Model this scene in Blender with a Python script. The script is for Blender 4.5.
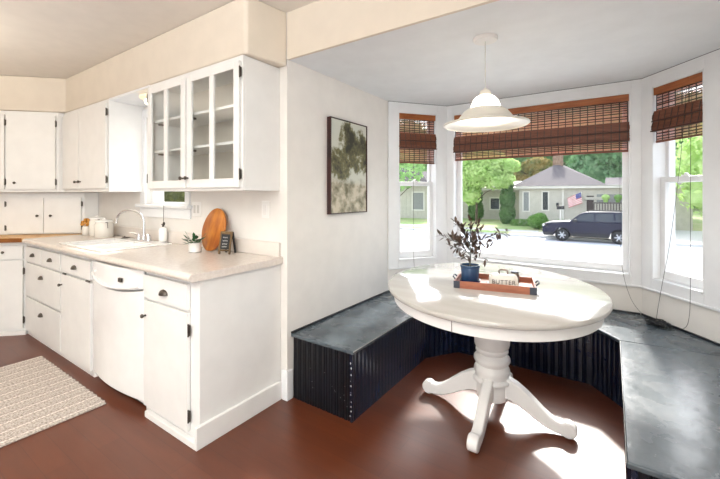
import bpy, bmesh, math, random
from math import sin, cos, pi, sqrt, atan2, radians
from mathutils import Vector, Matrix

for o in list(bpy.data.objects):
    bpy.data.objects.remove(o, do_unlink=True)
SC = bpy.context.scene
COL = SC.collection

# ------------------------------------------------------------------ camera
cam_d = bpy.data.cameras.new('camera')
cam = bpy.data.objects.new('camera', cam_d)
COL.objects.link(cam)
cam.location = (1.7256, -1.7006, 1.3196)
cam.rotation_euler = (pi / 2, 0, 0.5984)
cam_d.sensor_fit = 'HORIZONTAL'
cam_d.sensor_width = 36.0
cam_d.lens = 36.0 * 369.9 / 720.0
cam_d.shift_x = 0.0
cam_d.shift_y = -(239.5 - 194.69) / 720.0
cam_d.clip_start = 0.02
cam_d.clip_end = 500
SC.camera = cam

# ------------------------------------------------------------------ world, sun, fill lights, exposure
SUN_DIR = Vector((0.13, -1.0, -0.76)).normalized()      # the way the light travels
w = bpy.data.worlds.new('world')
SC.world = w
w.use_nodes = True
nt = w.node_tree
nt.nodes.clear()
sky = nt.nodes.new('ShaderNodeTexSky')
sky.sky_type = 'NISHITA'
sky.sun_disc = False
sky.sun_elevation = radians(42)
sky.sun_rotation = radians(-9)
sky.air_density = 1.0
sky.dust_density = 2.0
sky.ozone_density = 1.0
bg = nt.nodes.new('ShaderNodeBackground')
bg.inputs['Strength'].default_value = 0.40
hsv = nt.nodes.new('ShaderNodeHueSaturation')
hsv.inputs['Saturation'].default_value = 0.45
out = nt.nodes.new('ShaderNodeOutputWorld')
nt.links.new(sky.outputs[0], hsv.inputs['Color'])
nt.links.new(hsv.outputs[0], bg.inputs[0])
nt.links.new(bg.outputs[0], out.inputs[0])

sl = bpy.data.lights.new('sun', 'SUN')
sl.energy = 3.3
sl.angle = radians(3.2)
sl.color = (1.0, 0.95, 0.88)
so = bpy.data.objects.new('sun', sl)
COL.objects.link(so)
so.location = (0, 12, 12)
so.rotation_euler = SUN_DIR.to_track_quat('-Z', 'Y').to_euler()


def area(name, loc, sx, sy, power, col, rot=(0, 0, 0)):
    l = bpy.data.lights.new(name, 'AREA')
    l.shape = 'RECTANGLE'
    l.size = sx
    l.size_y = sy
    l.energy = power
    l.color = col
    o = bpy.data.objects.new(name, l)
    COL.objects.link(o)
    o.location = loc
    o.rotation_euler = rot
    return o


# added fill lights, all out of view, to brighten the rooms
# upward ones bounce off the ceiling; wall ones stand where no window is built
area('kitchen_fill_up', (-2.3, -1.9, 2.2), 1.4, 1.2, 16, (1.0, 0.91, 0.78), (pi, 0, 0))  # warm upward fill, no fixture built
area('dining_fill_up', (0.7, -2.7, 2.1), 2.4, 1.8, 78, (0.97, 0.985, 1.0), (pi, 0, 0))  # added upward fill for the nook and ceilings, no fixture built
area('dining_fill_back', (0.6, -4.85, 1.4), 3.2, 2.0, 10, (0.86, 0.94, 1.0), (radians(-90), 0, pi))  # added fill at the windowless back wall
area('side_fill', (2.2, -3.3, 1.35), 2.2, 1.7, 46, (0.90, 0.96, 1.0), (0, radians(90), 0))  # added fill at the windowless right wall, brightens end panel and picture wall

SC.view_settings.view_transform = 'Standard'
SC.view_settings.look = 'None'
SC.view_settings.gamma = 1.0
SC.view_settings.exposure = 0.95
SC.view_settings.use_curve_mapping = False


# ------------------------------------------------------------------ materials
def lin(c):
    r = []
    for v in c:
        v = v / 255.0
        r.append(v / 12.92 if v <= 0.04045 else ((v + 0.055) / 1.055) ** 2.4)
    return tuple(r) + (1.0,)


def mat(name, col, rough=0.5, metal=0.0, col2=None, nscale=8.0, bump=0.0, bscale=60.0, stretch=(1, 1, 1),
        spec=0.5, coat=0.0, emit=0.0, mixlo=0.35, mixhi=0.65, rvar=0.0):
    m = bpy.data.materials.new(name)
    m.use_nodes = True
    t = m.node_tree
    b = t.nodes['Principled BSDF']
    b.inputs['Roughness'].default_value = rough
    b.inputs['Metallic'].default_value = metal
    b.inputs['Specular IOR Level'].default_value = spec
    b.inputs['Coat Weight'].default_value = coat
    tc = t.nodes.new('ShaderNodeTexCoord')
    mp = t.nodes.new('ShaderNodeMapping')
    mp.inputs['Scale'].default_value = stretch
    t.links.new(tc.outputs['Object'], mp.inputs['Vector'])
    n = t.nodes.new('ShaderNodeTexNoise')
    n.inputs['Scale'].default_value = nscale
    n.inputs['Detail'].default_value = 4
    t.links.new(mp.outputs[0], n.inputs['Vector'])
    cr = t.nodes.new('ShaderNodeValToRGB')
    cr.color_ramp.elements[0].position = mixlo
    cr.color_ramp.elements[1].position = mixhi
    c1 = lin(col)
    c2 = lin(col2) if col2 else tuple(min(1, v * 0.96) for v in c1[:3]) + (1,)
    cr.color_ramp.elements[0].color = c1
    cr.color_ramp.elements[1].color = c2
    t.links.new(n.outputs['Fac'], cr.inputs[0])
    t.links.new(cr.outputs[0], b.inputs['Base Color'])
    if rvar:
        mr = t.nodes.new('ShaderNodeMapRange')
        mr.inputs['To Min'].default_value = max(0.02, rough - rvar)
        mr.inputs['To Max'].default_value = rough + rvar
        t.links.new(n.outputs['Fac'], mr.inputs['Value'])
        t.links.new(mr.outputs[0], b.inputs['Roughness'])
    if bump:
        n2 = t.nodes.new('ShaderNodeTexNoise')
        n2.inputs['Scale'].default_value = bscale
        n2.inputs['Detail'].default_value = 3
        t.links.new(mp.outputs[0], n2.inputs['Vector'])
        bp = t.nodes.new('ShaderNodeBump')
        bp.inputs['Strength'].default_value = bump
        bp.inputs['Distance'].default_value = 0.004
        t.links.new(n2.outputs['Fac'], bp.inputs['Height'])
        t.links.new(bp.outputs[0], b.inputs['Normal'])
    if emit:
        b.inputs['Emission Color'].default_value = c1
        b.inputs['Emission Strength'].default_value = emit
    return m


M = {}
M['wall'] = mat('wall_paint', (228, 224, 218), 0.6, bump=0.15, bscale=120)
M['soffit'] = mat('soffit_paint', (219, 208, 192), 0.6, bump=0.15, bscale=120)
M['ceil'] = mat('ceiling_paint', (228, 223, 215), 0.7, bump=0.1)
M['nookceil'] = mat('nook_ceiling_paint', (229, 232, 234), 0.65, bump=0.1)
M['trim'] = mat('trim_paint', (232, 233, 234), 0.35, bump=0.05)
M['gap'] = mat('dark_gap', (60, 58, 56), 0.8)
M['cab'] = mat('cabinet_paint', (230, 229, 226), 0.36, bump=0.06, bscale=30)
M['cabin'] = mat('cabinet_inside_paint', (205, 198, 186), 0.5)
M['dish'] = mat('dishwasher_enamel', (233, 232, 230), 0.22)
M['counter'] = mat('counter_laminate', (221, 212, 203), 0.22, col2=(213, 203, 193), nscale=60)
M['splash'] = mat('backsplash_laminate', (222, 214, 206), 0.35)
M['sink'] = mat('sink_enamel', (245, 244, 241), 0.12)
M['pewter'] = mat('pewter_metal', (92, 86, 80), 0.35, metal=0.85)
M['chrome'] = mat('chrome', (225, 225, 228), 0.12, metal=1.0)
M['butcher'] = mat('butcher_block', (216, 172, 104), 0.4, col2=(196, 146, 82), nscale=5, stretch=(2, 14, 2))
M['butcher_edge'] = mat('butcher_edge', (146, 92, 36), 0.45, col2=(128, 76, 28), nscale=8)
M['bench_top'] = mat('bench_top_paint', (84, 94, 100), 0.27, col2=(62, 72, 80), nscale=7, bump=0.35, bscale=22, rvar=0.14)
M['bench'] = mat('bench_front_paint', (15, 25, 50), 0.22, col2=(9, 15, 32), nscale=6, bump=0.1)
M['bench_end'] = mat('bench_end_paint', (13, 15, 24), 0.35, col2=(8, 9, 14), nscale=6)
M['chip'] = mat('bare_chip', (190, 190, 188), 0.6)
M['table'] = mat('table_paint', (198, 196, 191), 0.14, col2=(191, 188, 182), nscale=3, stretch=(1, 5, 1), coat=0.3)
M['tableleg'] = mat('table_pedestal_paint', (238, 237, 235), 0.3)
M['seam'] = mat('seam_dark', (120, 112, 104), 0.6)
M['bamboo_v'] = mat('bamboo_valance', (168, 98, 48), 0.4, col2=(140, 74, 32), nscale=6, stretch=(1, 1, 8))
M['bamboo'] = mat('bamboo_slats', (134, 78, 52), 0.55, col2=(84, 47, 32), nscale=9, stretch=(1, 1, 60))
M['bamboo_d'] = mat('bamboo_dark', (84, 50, 36), 0.6, col2=(56, 34, 26), nscale=10, stretch=(1, 1, 40))
M['cord'] = mat('cord_dark', (70, 62, 56), 0.8)
M['cordw'] = mat('cord_white', (210, 208, 202), 0.6)
M['blackframe'] = mat('picture_frame', (36, 26, 24), 0.4, col2=(70, 26, 20), nscale=3)
M['tray'] = mat('tray_wood', (176, 110, 82), 0.45, col2=(150, 88, 64), nscale=5, stretch=(2, 12, 8))
M['iron'] = mat('iron_bracket', (70, 74, 84), 0.45, metal=0.6)
M['pot'] = mat('pot_glaze', (48, 78, 112), 0.2, col2=(34, 58, 92), nscale=10)
M['saucer'] = mat('saucer_glaze', (22, 32, 86), 0.2)
M['soil'] = mat('potting_soil', (58, 44, 36), 0.9)
M['oliveleaf'] = mat('dark_leaf', (68, 58, 44), 0.5, col2=(92, 70, 60), nscale=30)
M['stem'] = mat('plant_stem', (96, 104, 100), 0.6)
M['ceramic'] = mat('cream_ceramic', (230, 225, 216), 0.2)
M['ceramicw'] = mat('white_ceramic', (240, 238, 234), 0.2)
M['letter'] = mat('letter_ink', (70, 62, 54), 0.6)
M['crock'] = mat('crock_brown', (122, 104, 94), 0.4)
M['board'] = mat('cutting_board', (196, 122, 44), 0.4, col2=(150, 78, 24), nscale=6, stretch=(3, 3, 1))
M['chalk'] = mat('chalk_black', (26, 28, 32), 0.5)
M['chalkw'] = mat('chalk_white', (200, 200, 196), 0.8)
M['signwood'] = mat('sign_wood', (120, 92, 52), 0.55, col2=(86, 64, 36), nscale=12)
M['greenleaf'] = mat('green_leaf', (52, 104, 52), 0.4, col2=(34, 66, 46), nscale=20)
M['amber'] = mat('amber_gold', (214, 150, 48), 0.35, col2=(180, 116, 30), nscale=14)
M['outlet'] = mat('outlet_plate', (238, 236, 232), 0.3)
M['slot'] = mat('outlet_slot', (206, 203, 198), 0.5)
M['shade_glass'] = mat('shade_glass', (226, 221, 208), 0.35)
M['lampwhite'] = mat('lamp_white', (232, 230, 226), 0.4)
M['road'] = mat('road_concrete', (222, 222, 226), 0.85, col2=(210, 210, 214), nscale=0.6)
M['walkway'] = mat('sidewalk_concrete', (196, 194, 190), 0.85)
M['lawn'] = mat('lawn_grass', (150, 176, 108), 0.9, col2=(188, 186, 140), nscale=0.5, bump=0.5, bscale=20)
M['siding'] = mat('house_siding', (192, 185, 172), 0.8, col2=(182, 175, 162), nscale=3)
M['eaves'] = mat('house_trim', (214, 208, 198), 0.6)
M['roof'] = mat('roof_shingles', (98, 90, 92), 0.95, col2=(80, 74, 77), nscale=3, stretch=(1, 1, 6))
M['brick'] = mat('chimney_brick', (158, 132, 114), 0.9, col2=(130, 104, 88), nscale=6)
M['darkpane'] = mat('dark_window', (52, 56, 60), 0.15)
M['greypane'] = mat('grey_window', (128, 128, 126), 0.25)
M['darkdoor'] = mat('open_doorway', (52, 34, 32), 0.6)
M['carpaint'] = mat('car_paint', (11, 16, 44), 0.4, spec=0.25)
M['carblack'] = mat('car_trim', (24, 25, 28), 0.6)
M['carglass'] = mat('car_glass', (40, 46, 54), 0.08)
M['tyre'] = mat('tyre_rubber', (32, 32, 34), 0.8)
M['rim'] = mat('wheel_rim', (180, 182, 186), 0.35, metal=0.5)
M['headlight'] = mat('headlight', (226, 226, 220), 0.15)
M['fl_red'] = mat('flag_red', (190, 70, 70), 0.8)
M['fl_white'] = mat('flag_white', (232, 226, 222), 0.8)
M['fl_blue'] = mat('flag_blue', (86, 90, 140), 0.8)
M['bark'] = mat('tree_bark', (92, 78, 64), 0.9, col2=(66, 56, 46), nscale=5)
M['railwood'] = mat('deck_wood', (96, 88, 82), 0.8)
M['bluehouse'] = mat('neighbour_siding', (128, 150, 160), 0.7)
for nm, a, b2 in (('maple', (200, 220, 150), (160, 194, 108)), ('forest', (146, 182, 134), (104, 148, 102)),
                  ('forest2', (156, 188, 124), (112, 156, 90)), ('ivy', (112, 146, 88), (82, 118, 68)),
                  ('shrub', (128, 168, 88), (94, 138, 66)), ('autumn', (186, 160, 100), (120, 130, 76)),
                  ('darkhedge', (66, 84, 44), (128, 132, 70))):
    m_ = mat(nm + '_leaves', a, 0.7, col2=b2, nscale=1.2)
    bs = m_.node_tree.nodes['Principled BSDF']
    bs.inputs['Subsurface Weight'].default_value = 0.0
    tr = m_.node_tree.nodes.new('ShaderNodeBsdfTranslucent')
    mx = m_.node_tree.nodes.new('ShaderNodeMixShader')
    mx.inputs[0].default_value = 0.4
    ou = m_.node_tree.nodes['Material Output']
    crn = [n for n in m_.node_tree.nodes if n.type == 'VALTORGB'][0]
    m_.node_tree.links.new(crn.outputs[0], tr.inputs['Color'])
    m_.node_tree.links.new(bs.outputs[0], mx.inputs[1])
    m_.node_tree.links.new(tr.outputs[0], mx.inputs[2])
    m_.node_tree.links.new(mx.outputs[0], ou.inputs['Surface'])
    M[nm] = m_


def glass_mat(name, tint=(0.97, 0.98, 0.98, 1), f=0.5):
    m = bpy.data.materials.new(name)
    m.use_nodes = True
    t = m.node_tree
    t.nodes.clear()
    o = t.nodes.new('ShaderNodeOutputMaterial')
    mx = t.nodes.new('ShaderNodeMixShader')
    tr = t.nodes.new('ShaderNodeBsdfTransparent')
    tr.inputs[0].default_value = tint
    gl = t.nodes.new('ShaderNodeBsdfGlossy')
    gl.inputs['Roughness'].default_value = 0.02
    lw = t.nodes.new('ShaderNodeLayerWeight')
    pw = t.nodes.new('ShaderNodeMath')
    pw.operation = 'POWER'
    pw.inputs[1].default_value = 4.0
    t.links.new(lw.outputs['Facing'], pw.inputs[0])
    ml = t.nodes.new('ShaderNodeMath')
    ml.operation = 'MULTIPLY_ADD'
    ml.inputs[1].default_value = f
    ml.inputs[2].default_value = 0.012
    t.links.new(pw.outputs[0], ml.inputs[0])
    t.links.new(ml.outputs[0], mx.inputs[0])
    t.links.new(tr.outputs[0], mx.inputs[1])
    t.links.new(gl.outputs[0], mx.inputs[2])
    t.links.new(mx.outputs[0], o.inputs[0])
    return m


M['glass'] = glass_mat('window_glass', f=0.25)
M['cabglass'] = glass_mat('cabinet_glass', f=1.0)


def frosted(name, col, emit):
    m = mat(name, col, 0.3)
    t = m.node_tree
    bs = t.nodes['Principled BSDF']
    tr = t.nodes.new('ShaderNodeBsdfTranslucent')
    tr.inputs[0].default_value = lin(col)
    mx = t.nodes.new('ShaderNodeMixShader')
    mx.inputs[0].default_value = 0.55
    t.links.new(bs.outputs[0], mx.inputs[1])
    t.links.new(tr.outputs[0], mx.inputs[2])
    t.links.new(mx.outputs[0], t.nodes['Material Output'].inputs['Surface'])
    return m


M['reed'] = frosted('reed_strands', (206, 150, 128), 0)
M['frost'] = frosted('frosted_glass', (250, 244, 232), 0)


def floor_mat():
    m = bpy.data.materials.new('floor_hardwood')
    m.use_nodes = True
    t = m.node_tree
    b = t.nodes['Principled BSDF']
    tc = t.nodes.new('ShaderNodeTexCoord')
    mp = t.nodes.new('ShaderNodeMapping')
    t.links.new(tc.outputs['Object'], mp.inputs['Vector'])
    mp.inputs['Rotation'].default_value = (0, 0, 0)
    br = t.nodes.new('ShaderNodeTexBrick')
    br.offset = 0.37
    br.inputs['Scale'].default_value = 1.0
    br.inputs['Brick Width'].default_value = 1.3
    br.inputs['Row Height'].default_value = 0.11
    br.inputs['Mortar Size'].default_value = 0.0012
    br.inputs['Mortar Smooth'].default_value = 0.3
    br.inputs['Color1'].default_value = lin((100, 48, 22))
    br.inputs['Color2'].default_value = lin((92, 43, 19))
    br.inputs['Mortar'].default_value = lin((74, 31, 16))
    t.links.new(mp.outputs[0], br.inputs['Vector'])
    mp2 = t.nodes.new('ShaderNodeMapping')
    mp2.inputs['Scale'].default_value = (1.0, 9.0, 1.0)
    t.links.new(tc.outputs['Object'], mp2.inputs['Vector'])
    n = t.nodes.new('ShaderNodeTexNoise')
    n.inputs['Scale'].default_value = 2.5
    n.inputs['Detail'].default_value = 6
    t.links.new(mp2.outputs[0], n.inputs['Vector'])
    mx = t.nodes.new('ShaderNodeMix')
    mx.data_type = 'RGBA'
    mx.blend_type = 'MULTIPLY'
    cr = t.nodes.new('ShaderNodeValToRGB')
    cr.color_ramp.elements[0].color = (0.78, 0.74, 0.72, 1)
    cr.color_ramp.elements[0].position = 0.3
    cr.color_ramp.elements[1].color = (1, 1, 1, 1)
    cr.color_ramp.elements[1].position = 0.65
    t.links.new(n.outputs['Fac'], cr.inputs[0])
    mx.inputs[0].default_value = 0.8
    t.links.new(br.outputs['Color'], mx.inputs[6])
    t.links.new(cr.outputs[0], mx.inputs[7])
    t.links.new(mx.outputs[2], b.inputs['Base Color'])
    b.inputs['Roughness'].default_value = 0.36
    b.inputs['Specular IOR Level'].default_value = 0.6
    b.inputs['Coat Weight'].default_value = 0.12
    b.inputs['Coat Roughness'].default_value = 0.3
    return m


M['floor'] = floor_mat()


def rug_mat():
    m = bpy.data.materials.new('rug_weave')
    m.use_nodes = True
    t = m.node_tree
    b = t.nodes['Principled BSDF']
    b.inputs['Roughness'].default_value = 0.95
    tc = t.nodes.new('ShaderNodeTexCoord')
    sp = t.nodes.new('ShaderNodeSeparateXYZ')
    t.links.new(tc.outputs['Object'], sp.inputs[0])
    ml = t.nodes.new('ShaderNodeMath')
    ml.operation = 'MULTIPLY'
    ml.inputs[1].default_value = 1 / 0.105
    t.links.new(sp.outputs['X'], ml.inputs[0])
    fr = t.nodes.new('ShaderNodeMath')
    fr.operation = 'FRACT'
    t.links.new(ml.outputs[0], fr.inputs[0])
    cr = t.nodes.new('ShaderNodeValToRGB')
    cr.color_ramp.interpolation = 'LINEAR'
    e = cr.color_ramp.elements
    e[0].position = 0.0
    e[0].color = lin((226, 216, 208))
    e[1].position = 0.11
    e[1].color = lin((224, 214, 206))
    for p, c in ((0.16, (186, 176, 167)), (0.50, (196, 187, 178)), (0.95, (182, 172, 164))):
        k = e.new(p)
        k.color = lin(c)
    t.links.new(fr.outputs[0], cr.inputs[0])
    n = t.nodes.new('ShaderNodeTexNoise')
    n.inputs['Scale'].default_value = 90
    n.inputs['Detail'].default_value = 2
    t.links.new(tc.outputs['Object'], n.inputs['Vector'])
    c2 = t.nodes.new('ShaderNodeValToRGB')
    c2.color_ramp.elements[0].position = 0.38
    c2.color_ramp.elements[0].color = (0.45, 0.43, 0.42, 1)
    c2.color_ramp.elements[1].position = 0.58
    c2.color_ramp.elements[1].color = (1.1, 1.1, 1.1, 1)
    t.links.new(n.outputs['Fac'], c2.inputs[0])
    mx = t.nodes.new('ShaderNodeMix')
    mx.data_type = 'RGBA'
    mx.blend_type = 'MULTIPLY'
    mx.inputs[0].default_value = 0.75
    t.links.new(cr.outputs[0], mx.inputs[6])
    t.links.new(c2.outputs[0], mx.inputs[7])
    t.links.new(mx.outputs[2], b.inputs['Base Color'])
    bp = t.nodes.new('ShaderNodeBump')
    bp.inputs['Distance'].default_value = 0.01
    bp.inputs['Strength'].default_value = 0.6
    t.links.new(n.outputs['Fac'], bp.inputs['Height'])
    t.links.new(bp.outputs[0], b.inputs['Normal'])
    return m


M['rug'] = rug_mat()


def painting_mat():
    # a misty landscape: pale sky, dark olive trees in the middle, pale meadow below (z is height in the picture)
    m = bpy.data.materials.new('landscape_canvas')
    m.use_nodes = True
    t = m.node_tree
    b = t.nodes['Principled BSDF']
    b.inputs['Roughness'].default_value = 0.5
    tc = t.nodes.new('ShaderNodeTexCoord')
    sp = t.nodes.new('ShaderNodeSeparateXYZ')
    t.links.new(tc.outputs['Object'], sp.inputs[0])
    n = t.nodes.new('ShaderNodeTexNoise')
    n.inputs['Scale'].default_value = 7
    n.inputs['Detail'].default_value = 8
    n.inputs['Roughness'].default_value = 0.65
    t.links.new(tc.outputs['Object'], n.inputs['Vector'])

    def mth(op, a, b_):
        k = t.nodes.new('ShaderNodeMath')
        k.operation = op
        for i, v in enumerate((a, b_)):
            if isinstance(v, (int, float)):
                k.inputs[i].default_value = v
            else:
                t.links.new(v, k.inputs[i])
        return k.outputs[0]
    # blob 1: tall tree at the right; blob 2: lower trees at the left
    def blob(cy, cz, ry, rz):
        dy = mth('DIVIDE', mth('SUBTRACT', sp.outputs['Y'], cy), ry)
        dz = mth('DIVIDE', mth('SUBTRACT', sp.outputs['Z'], cz), rz)
        return mth('SUBTRACT', 1.0, mth('ADD', mth('MULTIPLY', dy, dy), mth('MULTIPLY', dz, dz)))
    b1 = blob(0.30, 0.54, 0.20, 0.17)
    b2 = blob(0.12, 0.36, 0.16, 0.14)
    b3 = blob(0.40, 0.40, 0.16, 0.10)
    mm = mth('MAXIMUM', mth('MAXIMUM', b1, b2), b3)
    v = mth('ADD', mm, mth('MULTIPLY', mth('SUBTRACT', n.outputs['Fac'], 0.5), 4.5))
    cr = t.nodes.new('ShaderNodeValToRGB')
    e = cr.color_ramp.elements
    e[0].position = 0.0
    e[0].color = lin((196, 198, 186))
    e[1].position = 1.0
    e[1].color = lin((40, 38, 24))
    k = e.new(0.40)
    k.color = lin((104, 100, 62))
    t.links.new(v, cr.inputs[0])
    # ground
    g = t.nodes.new('ShaderNodeValToRGB')
    g.color_ramp.elements[0].position = 0.36
    g.color_ramp.elements[0].color = lin((98, 94, 66))
    g.color_ramp.elements[1].position = 0.6
    g.color_ramp.elements[1].color = lin((190, 180, 158))
    n3 = t.nodes.new('ShaderNodeTexNoise')
    n3.inputs['Scale'].default_value = 14
    n3.inputs['Detail'].default_value = 6
    t.links.new(tc.outputs['Object'], n3.inputs['Vector'])
    t.links.new(n3.outputs['Fac'], g.inputs[0])
    gz = mth('ADD', sp.outputs['Z'], mth('MULTIPLY', mth('SUBTRACT', n.outputs['Fac'], 0.5), 0.12))
    mr = t.nodes.new('ShaderNodeMapRange')
    mr.inputs['From Min'].default_value = 0.22
    mr.inputs['From Max'].default_value = 0.27
    t.links.new(gz, mr.inputs['Value'])
    mx = t.nodes.new('ShaderNodeMix')
    mx.data_type = 'RGBA'
    t.links.new(mr.outputs[0], mx.inputs[0])
    t.links.new(g.outputs[0], mx.inputs[6])
    t.links.new(cr.outputs[0], mx.inputs[7])
    t.links.new(mx.outputs[2], b.inputs['Base Color'])
    return m


M['canvas'] = painting_mat()


# ------------------------------------------------------------------ mesh helpers
class MB:
    def __init__(self):
        self.v = []
        self.f = []
        self.mi = []

    def add(self, vs, fs, mi=0):
        b = len(self.v)
        self.v.extend(tuple(x) for x in vs)
        self.f.extend(tuple(i + b for i in f) for f in fs)
        self.mi.extend([mi] * len(fs))
        return self

    def box(self, x0, x1, y0, y1, z0, z1, mi=0):
        if x0 > x1: x0, x1 = x1, x0
        if y0 > y1: y0, y1 = y1, y0
        if z0 > z1: z0, z1 = z1, z0
        vs = [(x0, y0, z0), (x1, y0, z0), (x1, y1, z0), (x0, y1, z0), (x0, y0, z1), (x1, y0, z1), (x1, y1, z1), (x0, y1, z1)]
        return self.add(vs, [(0, 3, 2, 1), (4, 5, 6, 7), (0, 1, 5, 4), (1, 2, 6, 5), (2, 3, 7, 6), (3, 0, 4, 7)], mi)

    def prism(self, pts, z0, z1, mi=0, ax='z'):
        # pts a ccw outline in the plane across ax
        a = 0
        n = len(pts)
        s = sum(pts[i][0] * pts[(i + 1) % n][1] - pts[(i + 1) % n][0] * pts[i][1] for i in range(n))
        if s < 0:
            pts = list(reversed(pts))

        def P(p, h):
            if ax == 'z': return (p[0], p[1], h)
            if ax == 'y': return (p[0], -h, p[1])
            return (h, p[0], p[1])
        if ax == 'y':
            z0, z1 = -z1, -z0
        vs = [P(p, z0) for p in pts] + [P(p, z1) for p in pts]
        fs = [tuple(range(n - 1, -1, -1)), tuple(range(n, 2 * n))]
        fs += [(i, (i + 1) % n, n + (i + 1) % n, n + i) for i in range(n)]
        return self.add(vs, fs, mi)

    def lathe(self, prof, seg=32, c=(0, 0, 0), sx=1.0, sy=1.0, mi=0, caps=True):
        n = len(prof)
        vs = []
        for r, z in prof:
            for k in range(seg):
                a = 2 * pi * k / seg
                vs.append((c[0] + r * cos(a) * sx, c[1] + r * sin(a) * sy, c[2] + z))
        fs = []
        for i in range(n - 1):
            for k in range(seg):
                k2 = (k + 1) % seg
                fs.append((i * seg + k, i * seg + k2, (i + 1) * seg + k2, (i + 1) * seg + k))
        if caps:
            fs.append(tuple(range(seg - 1, -1, -1)))
            fs.append(tuple((n - 1) * seg + k for k in range(seg)))
        return self.add(vs, fs, mi)

    def tube(self, pts, r, seg=8, mi=0, caps=True):
        pts = [Vector(p) for p in pts]
        n = len(pts)
        rs = r if isinstance(r, (list, tuple)) else [r] * n
        vs = []
        up = Vector((0, 0, 1))
        prev = None
        for i, p in enumerate(pts):
            d = (pts[min(i + 1, n - 1)] - pts[max(i - 1, 0)]).normalized()
            if prev is None:
                a = up if abs(d.z) < 0.9 else Vector((1, 0, 0))
                x = d.cross(a).normalized()
            else:
                x = (prev - d * prev.dot(d)).normalized()
            prev = x
            y = d.cross(x)
            for k in range(seg):
                t = 2 * pi * k / seg
                vs.append(p + (x * cos(t) + y * sin(t)) * rs[i])
        fs = []
        for i in range(n - 1):
            for k in range(seg):
                k2 = (k + 1) % seg
                fs.append((i * seg + k, i * seg + k2, (i + 1) * seg + k2, (i + 1) * seg + k))
        if caps:
            fs.append(tuple(range(seg - 1, -1, -1)))
            fs.append(tuple((n - 1) * seg + k for k in range(seg)))
        return self.add(vs, fs, mi)

    def sphere(self, c, rx, ry=None, rz=None, seg=14, rings=8, mi=0):
        ry = rx if ry is None else ry
        rz = rx if rz is None else rz
        prof = [(max(1e-4, sin(pi * i / rings)), -cos(pi * i / rings)) for i in range(rings + 1)]
        vs = []
        for r, z in prof:
            for k in range(seg):
                a = 2 * pi * k / seg
                vs.append((c[0] + rx * r * cos(a), c[1] + ry * r * sin(a), c[2] + rz * z))
        fs = []
        for i in range(rings):
            for k in range(seg):
                k2 = (k + 1) % seg
                fs.append((i * seg + k, i * seg + k2, (i + 1) * seg + k2, (i + 1) * seg + k))
        return self.add(vs, fs, mi)

    def xform(self, mtx):
        self.v = [tuple(mtx @ Vector(p)) for p in self.v]
        return self

    def build(self, name, mats, parent=None, bevel=0.0, smooth=False, seg=2, angle=40, off=None):
        me = bpy.data.meshes.new(name)
        if off:
            self.v = [(a[0] - off[0], a[1] - off[1], a[2] - off[2]) for a in self.v]
        me.from_pydata(self.v, [], self.f)
        ms = mats if isinstance(mats, (list, tuple)) else [mats]
        for m_ in ms:
            me.materials.append(m_)
        me.polygons.foreach_set('material_index', self.mi)
        if smooth:
            me.polygons.foreach_set('use_smooth', [True] * len(me.polygons))
            try:
                me.set_sharp_from_angle(angle=radians(angle))
            except Exception:
                pass
        me.update()
        o = bpy.data.objects.new(name, me)
        COL.objects.link(o)
        if parent is not None:
            o.parent = parent
        if bevel:
            b = o.modifiers.new('bevel', 'BEVEL')
            b.width = bevel
            b.segments = seg
            b.limit_method = 'ANGLE'
            b.angle_limit = radians(35)
        return o


def thing(name, label, cat, loc=(0, 0, 0), rotz=0.0, group=None):
    o = bpy.data.objects.new(name, None)
    COL.objects.link(o)
    o.empty_display_size = 0.1
    o.location = loc
    o.rotation_euler = (0, 0, rotz)
    if label:
        o['label'] = label
        o['category'] = cat
    if group:
        o['group'] = group
    return o


def tag(o, label, cat, group=None, kind=None):
    o['label'] = label
    o['category'] = cat
    if group: o['group'] = group
    if kind: o['kind'] = kind
    return o


def struct(name, mb, m, label=None, bevel=0.0, **k):
    o = mb.build(name, m, bevel=bevel, **k)
    o['kind'] = 'structure'
    if label:
        o['label'] = label
        o['category'] = name.split('_')[0]
    return o


def sthing(name, label, loc, rotz=0):
    o = thing(name, label, name.split('_')[0], loc, rotz)
    o['kind'] = 'structure'
    return o


# ------------------------------------------------------------------ structure
HC = 2.49      # kitchen ceiling
HN = 2.19      # nook ceiling
KW = -3.8      # far wall of the kitchen
RX = 2.296     # right wall
BY = -5.0      # back wall
TH = 0.16

struct('floor', MB().prism([(KW - TH, BY - TH), (RX + TH, BY - TH), (RX + TH, 1.29), (1.96, 1.93), (0.34, 1.93), (-0.16, 1.29), (-.16, .16), (KW - TH, 0.16)], -0.12, 0.0), M['floor'],
       'glossy reddish brown hardwood floor of kitchen and nook')
struct('ceiling', MB().box(KW - TH, RX + TH, BY - TH, 0.16, HC, HC + 0.12), M['ceil'], 'cream kitchen ceiling, higher than the nook')
struct('ceiling', MB().prism([(-TH, 0.0201), (RX + TH, 0.0201), (RX + TH, 1.36), (1.99, 1.95), (0.31, 1.95), (-TH, 1.36)], HN, HN + 0.12), M['nookceil'],
       'lower pale grey ceiling over the bay window nook')
# header between kitchen ceiling and nook ceiling
struct('wall_header', MB().box(0.0, RX, 0.0, 0.02, HN, HC), M['soffit'], 'beige header wall above the nook opening')
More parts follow.
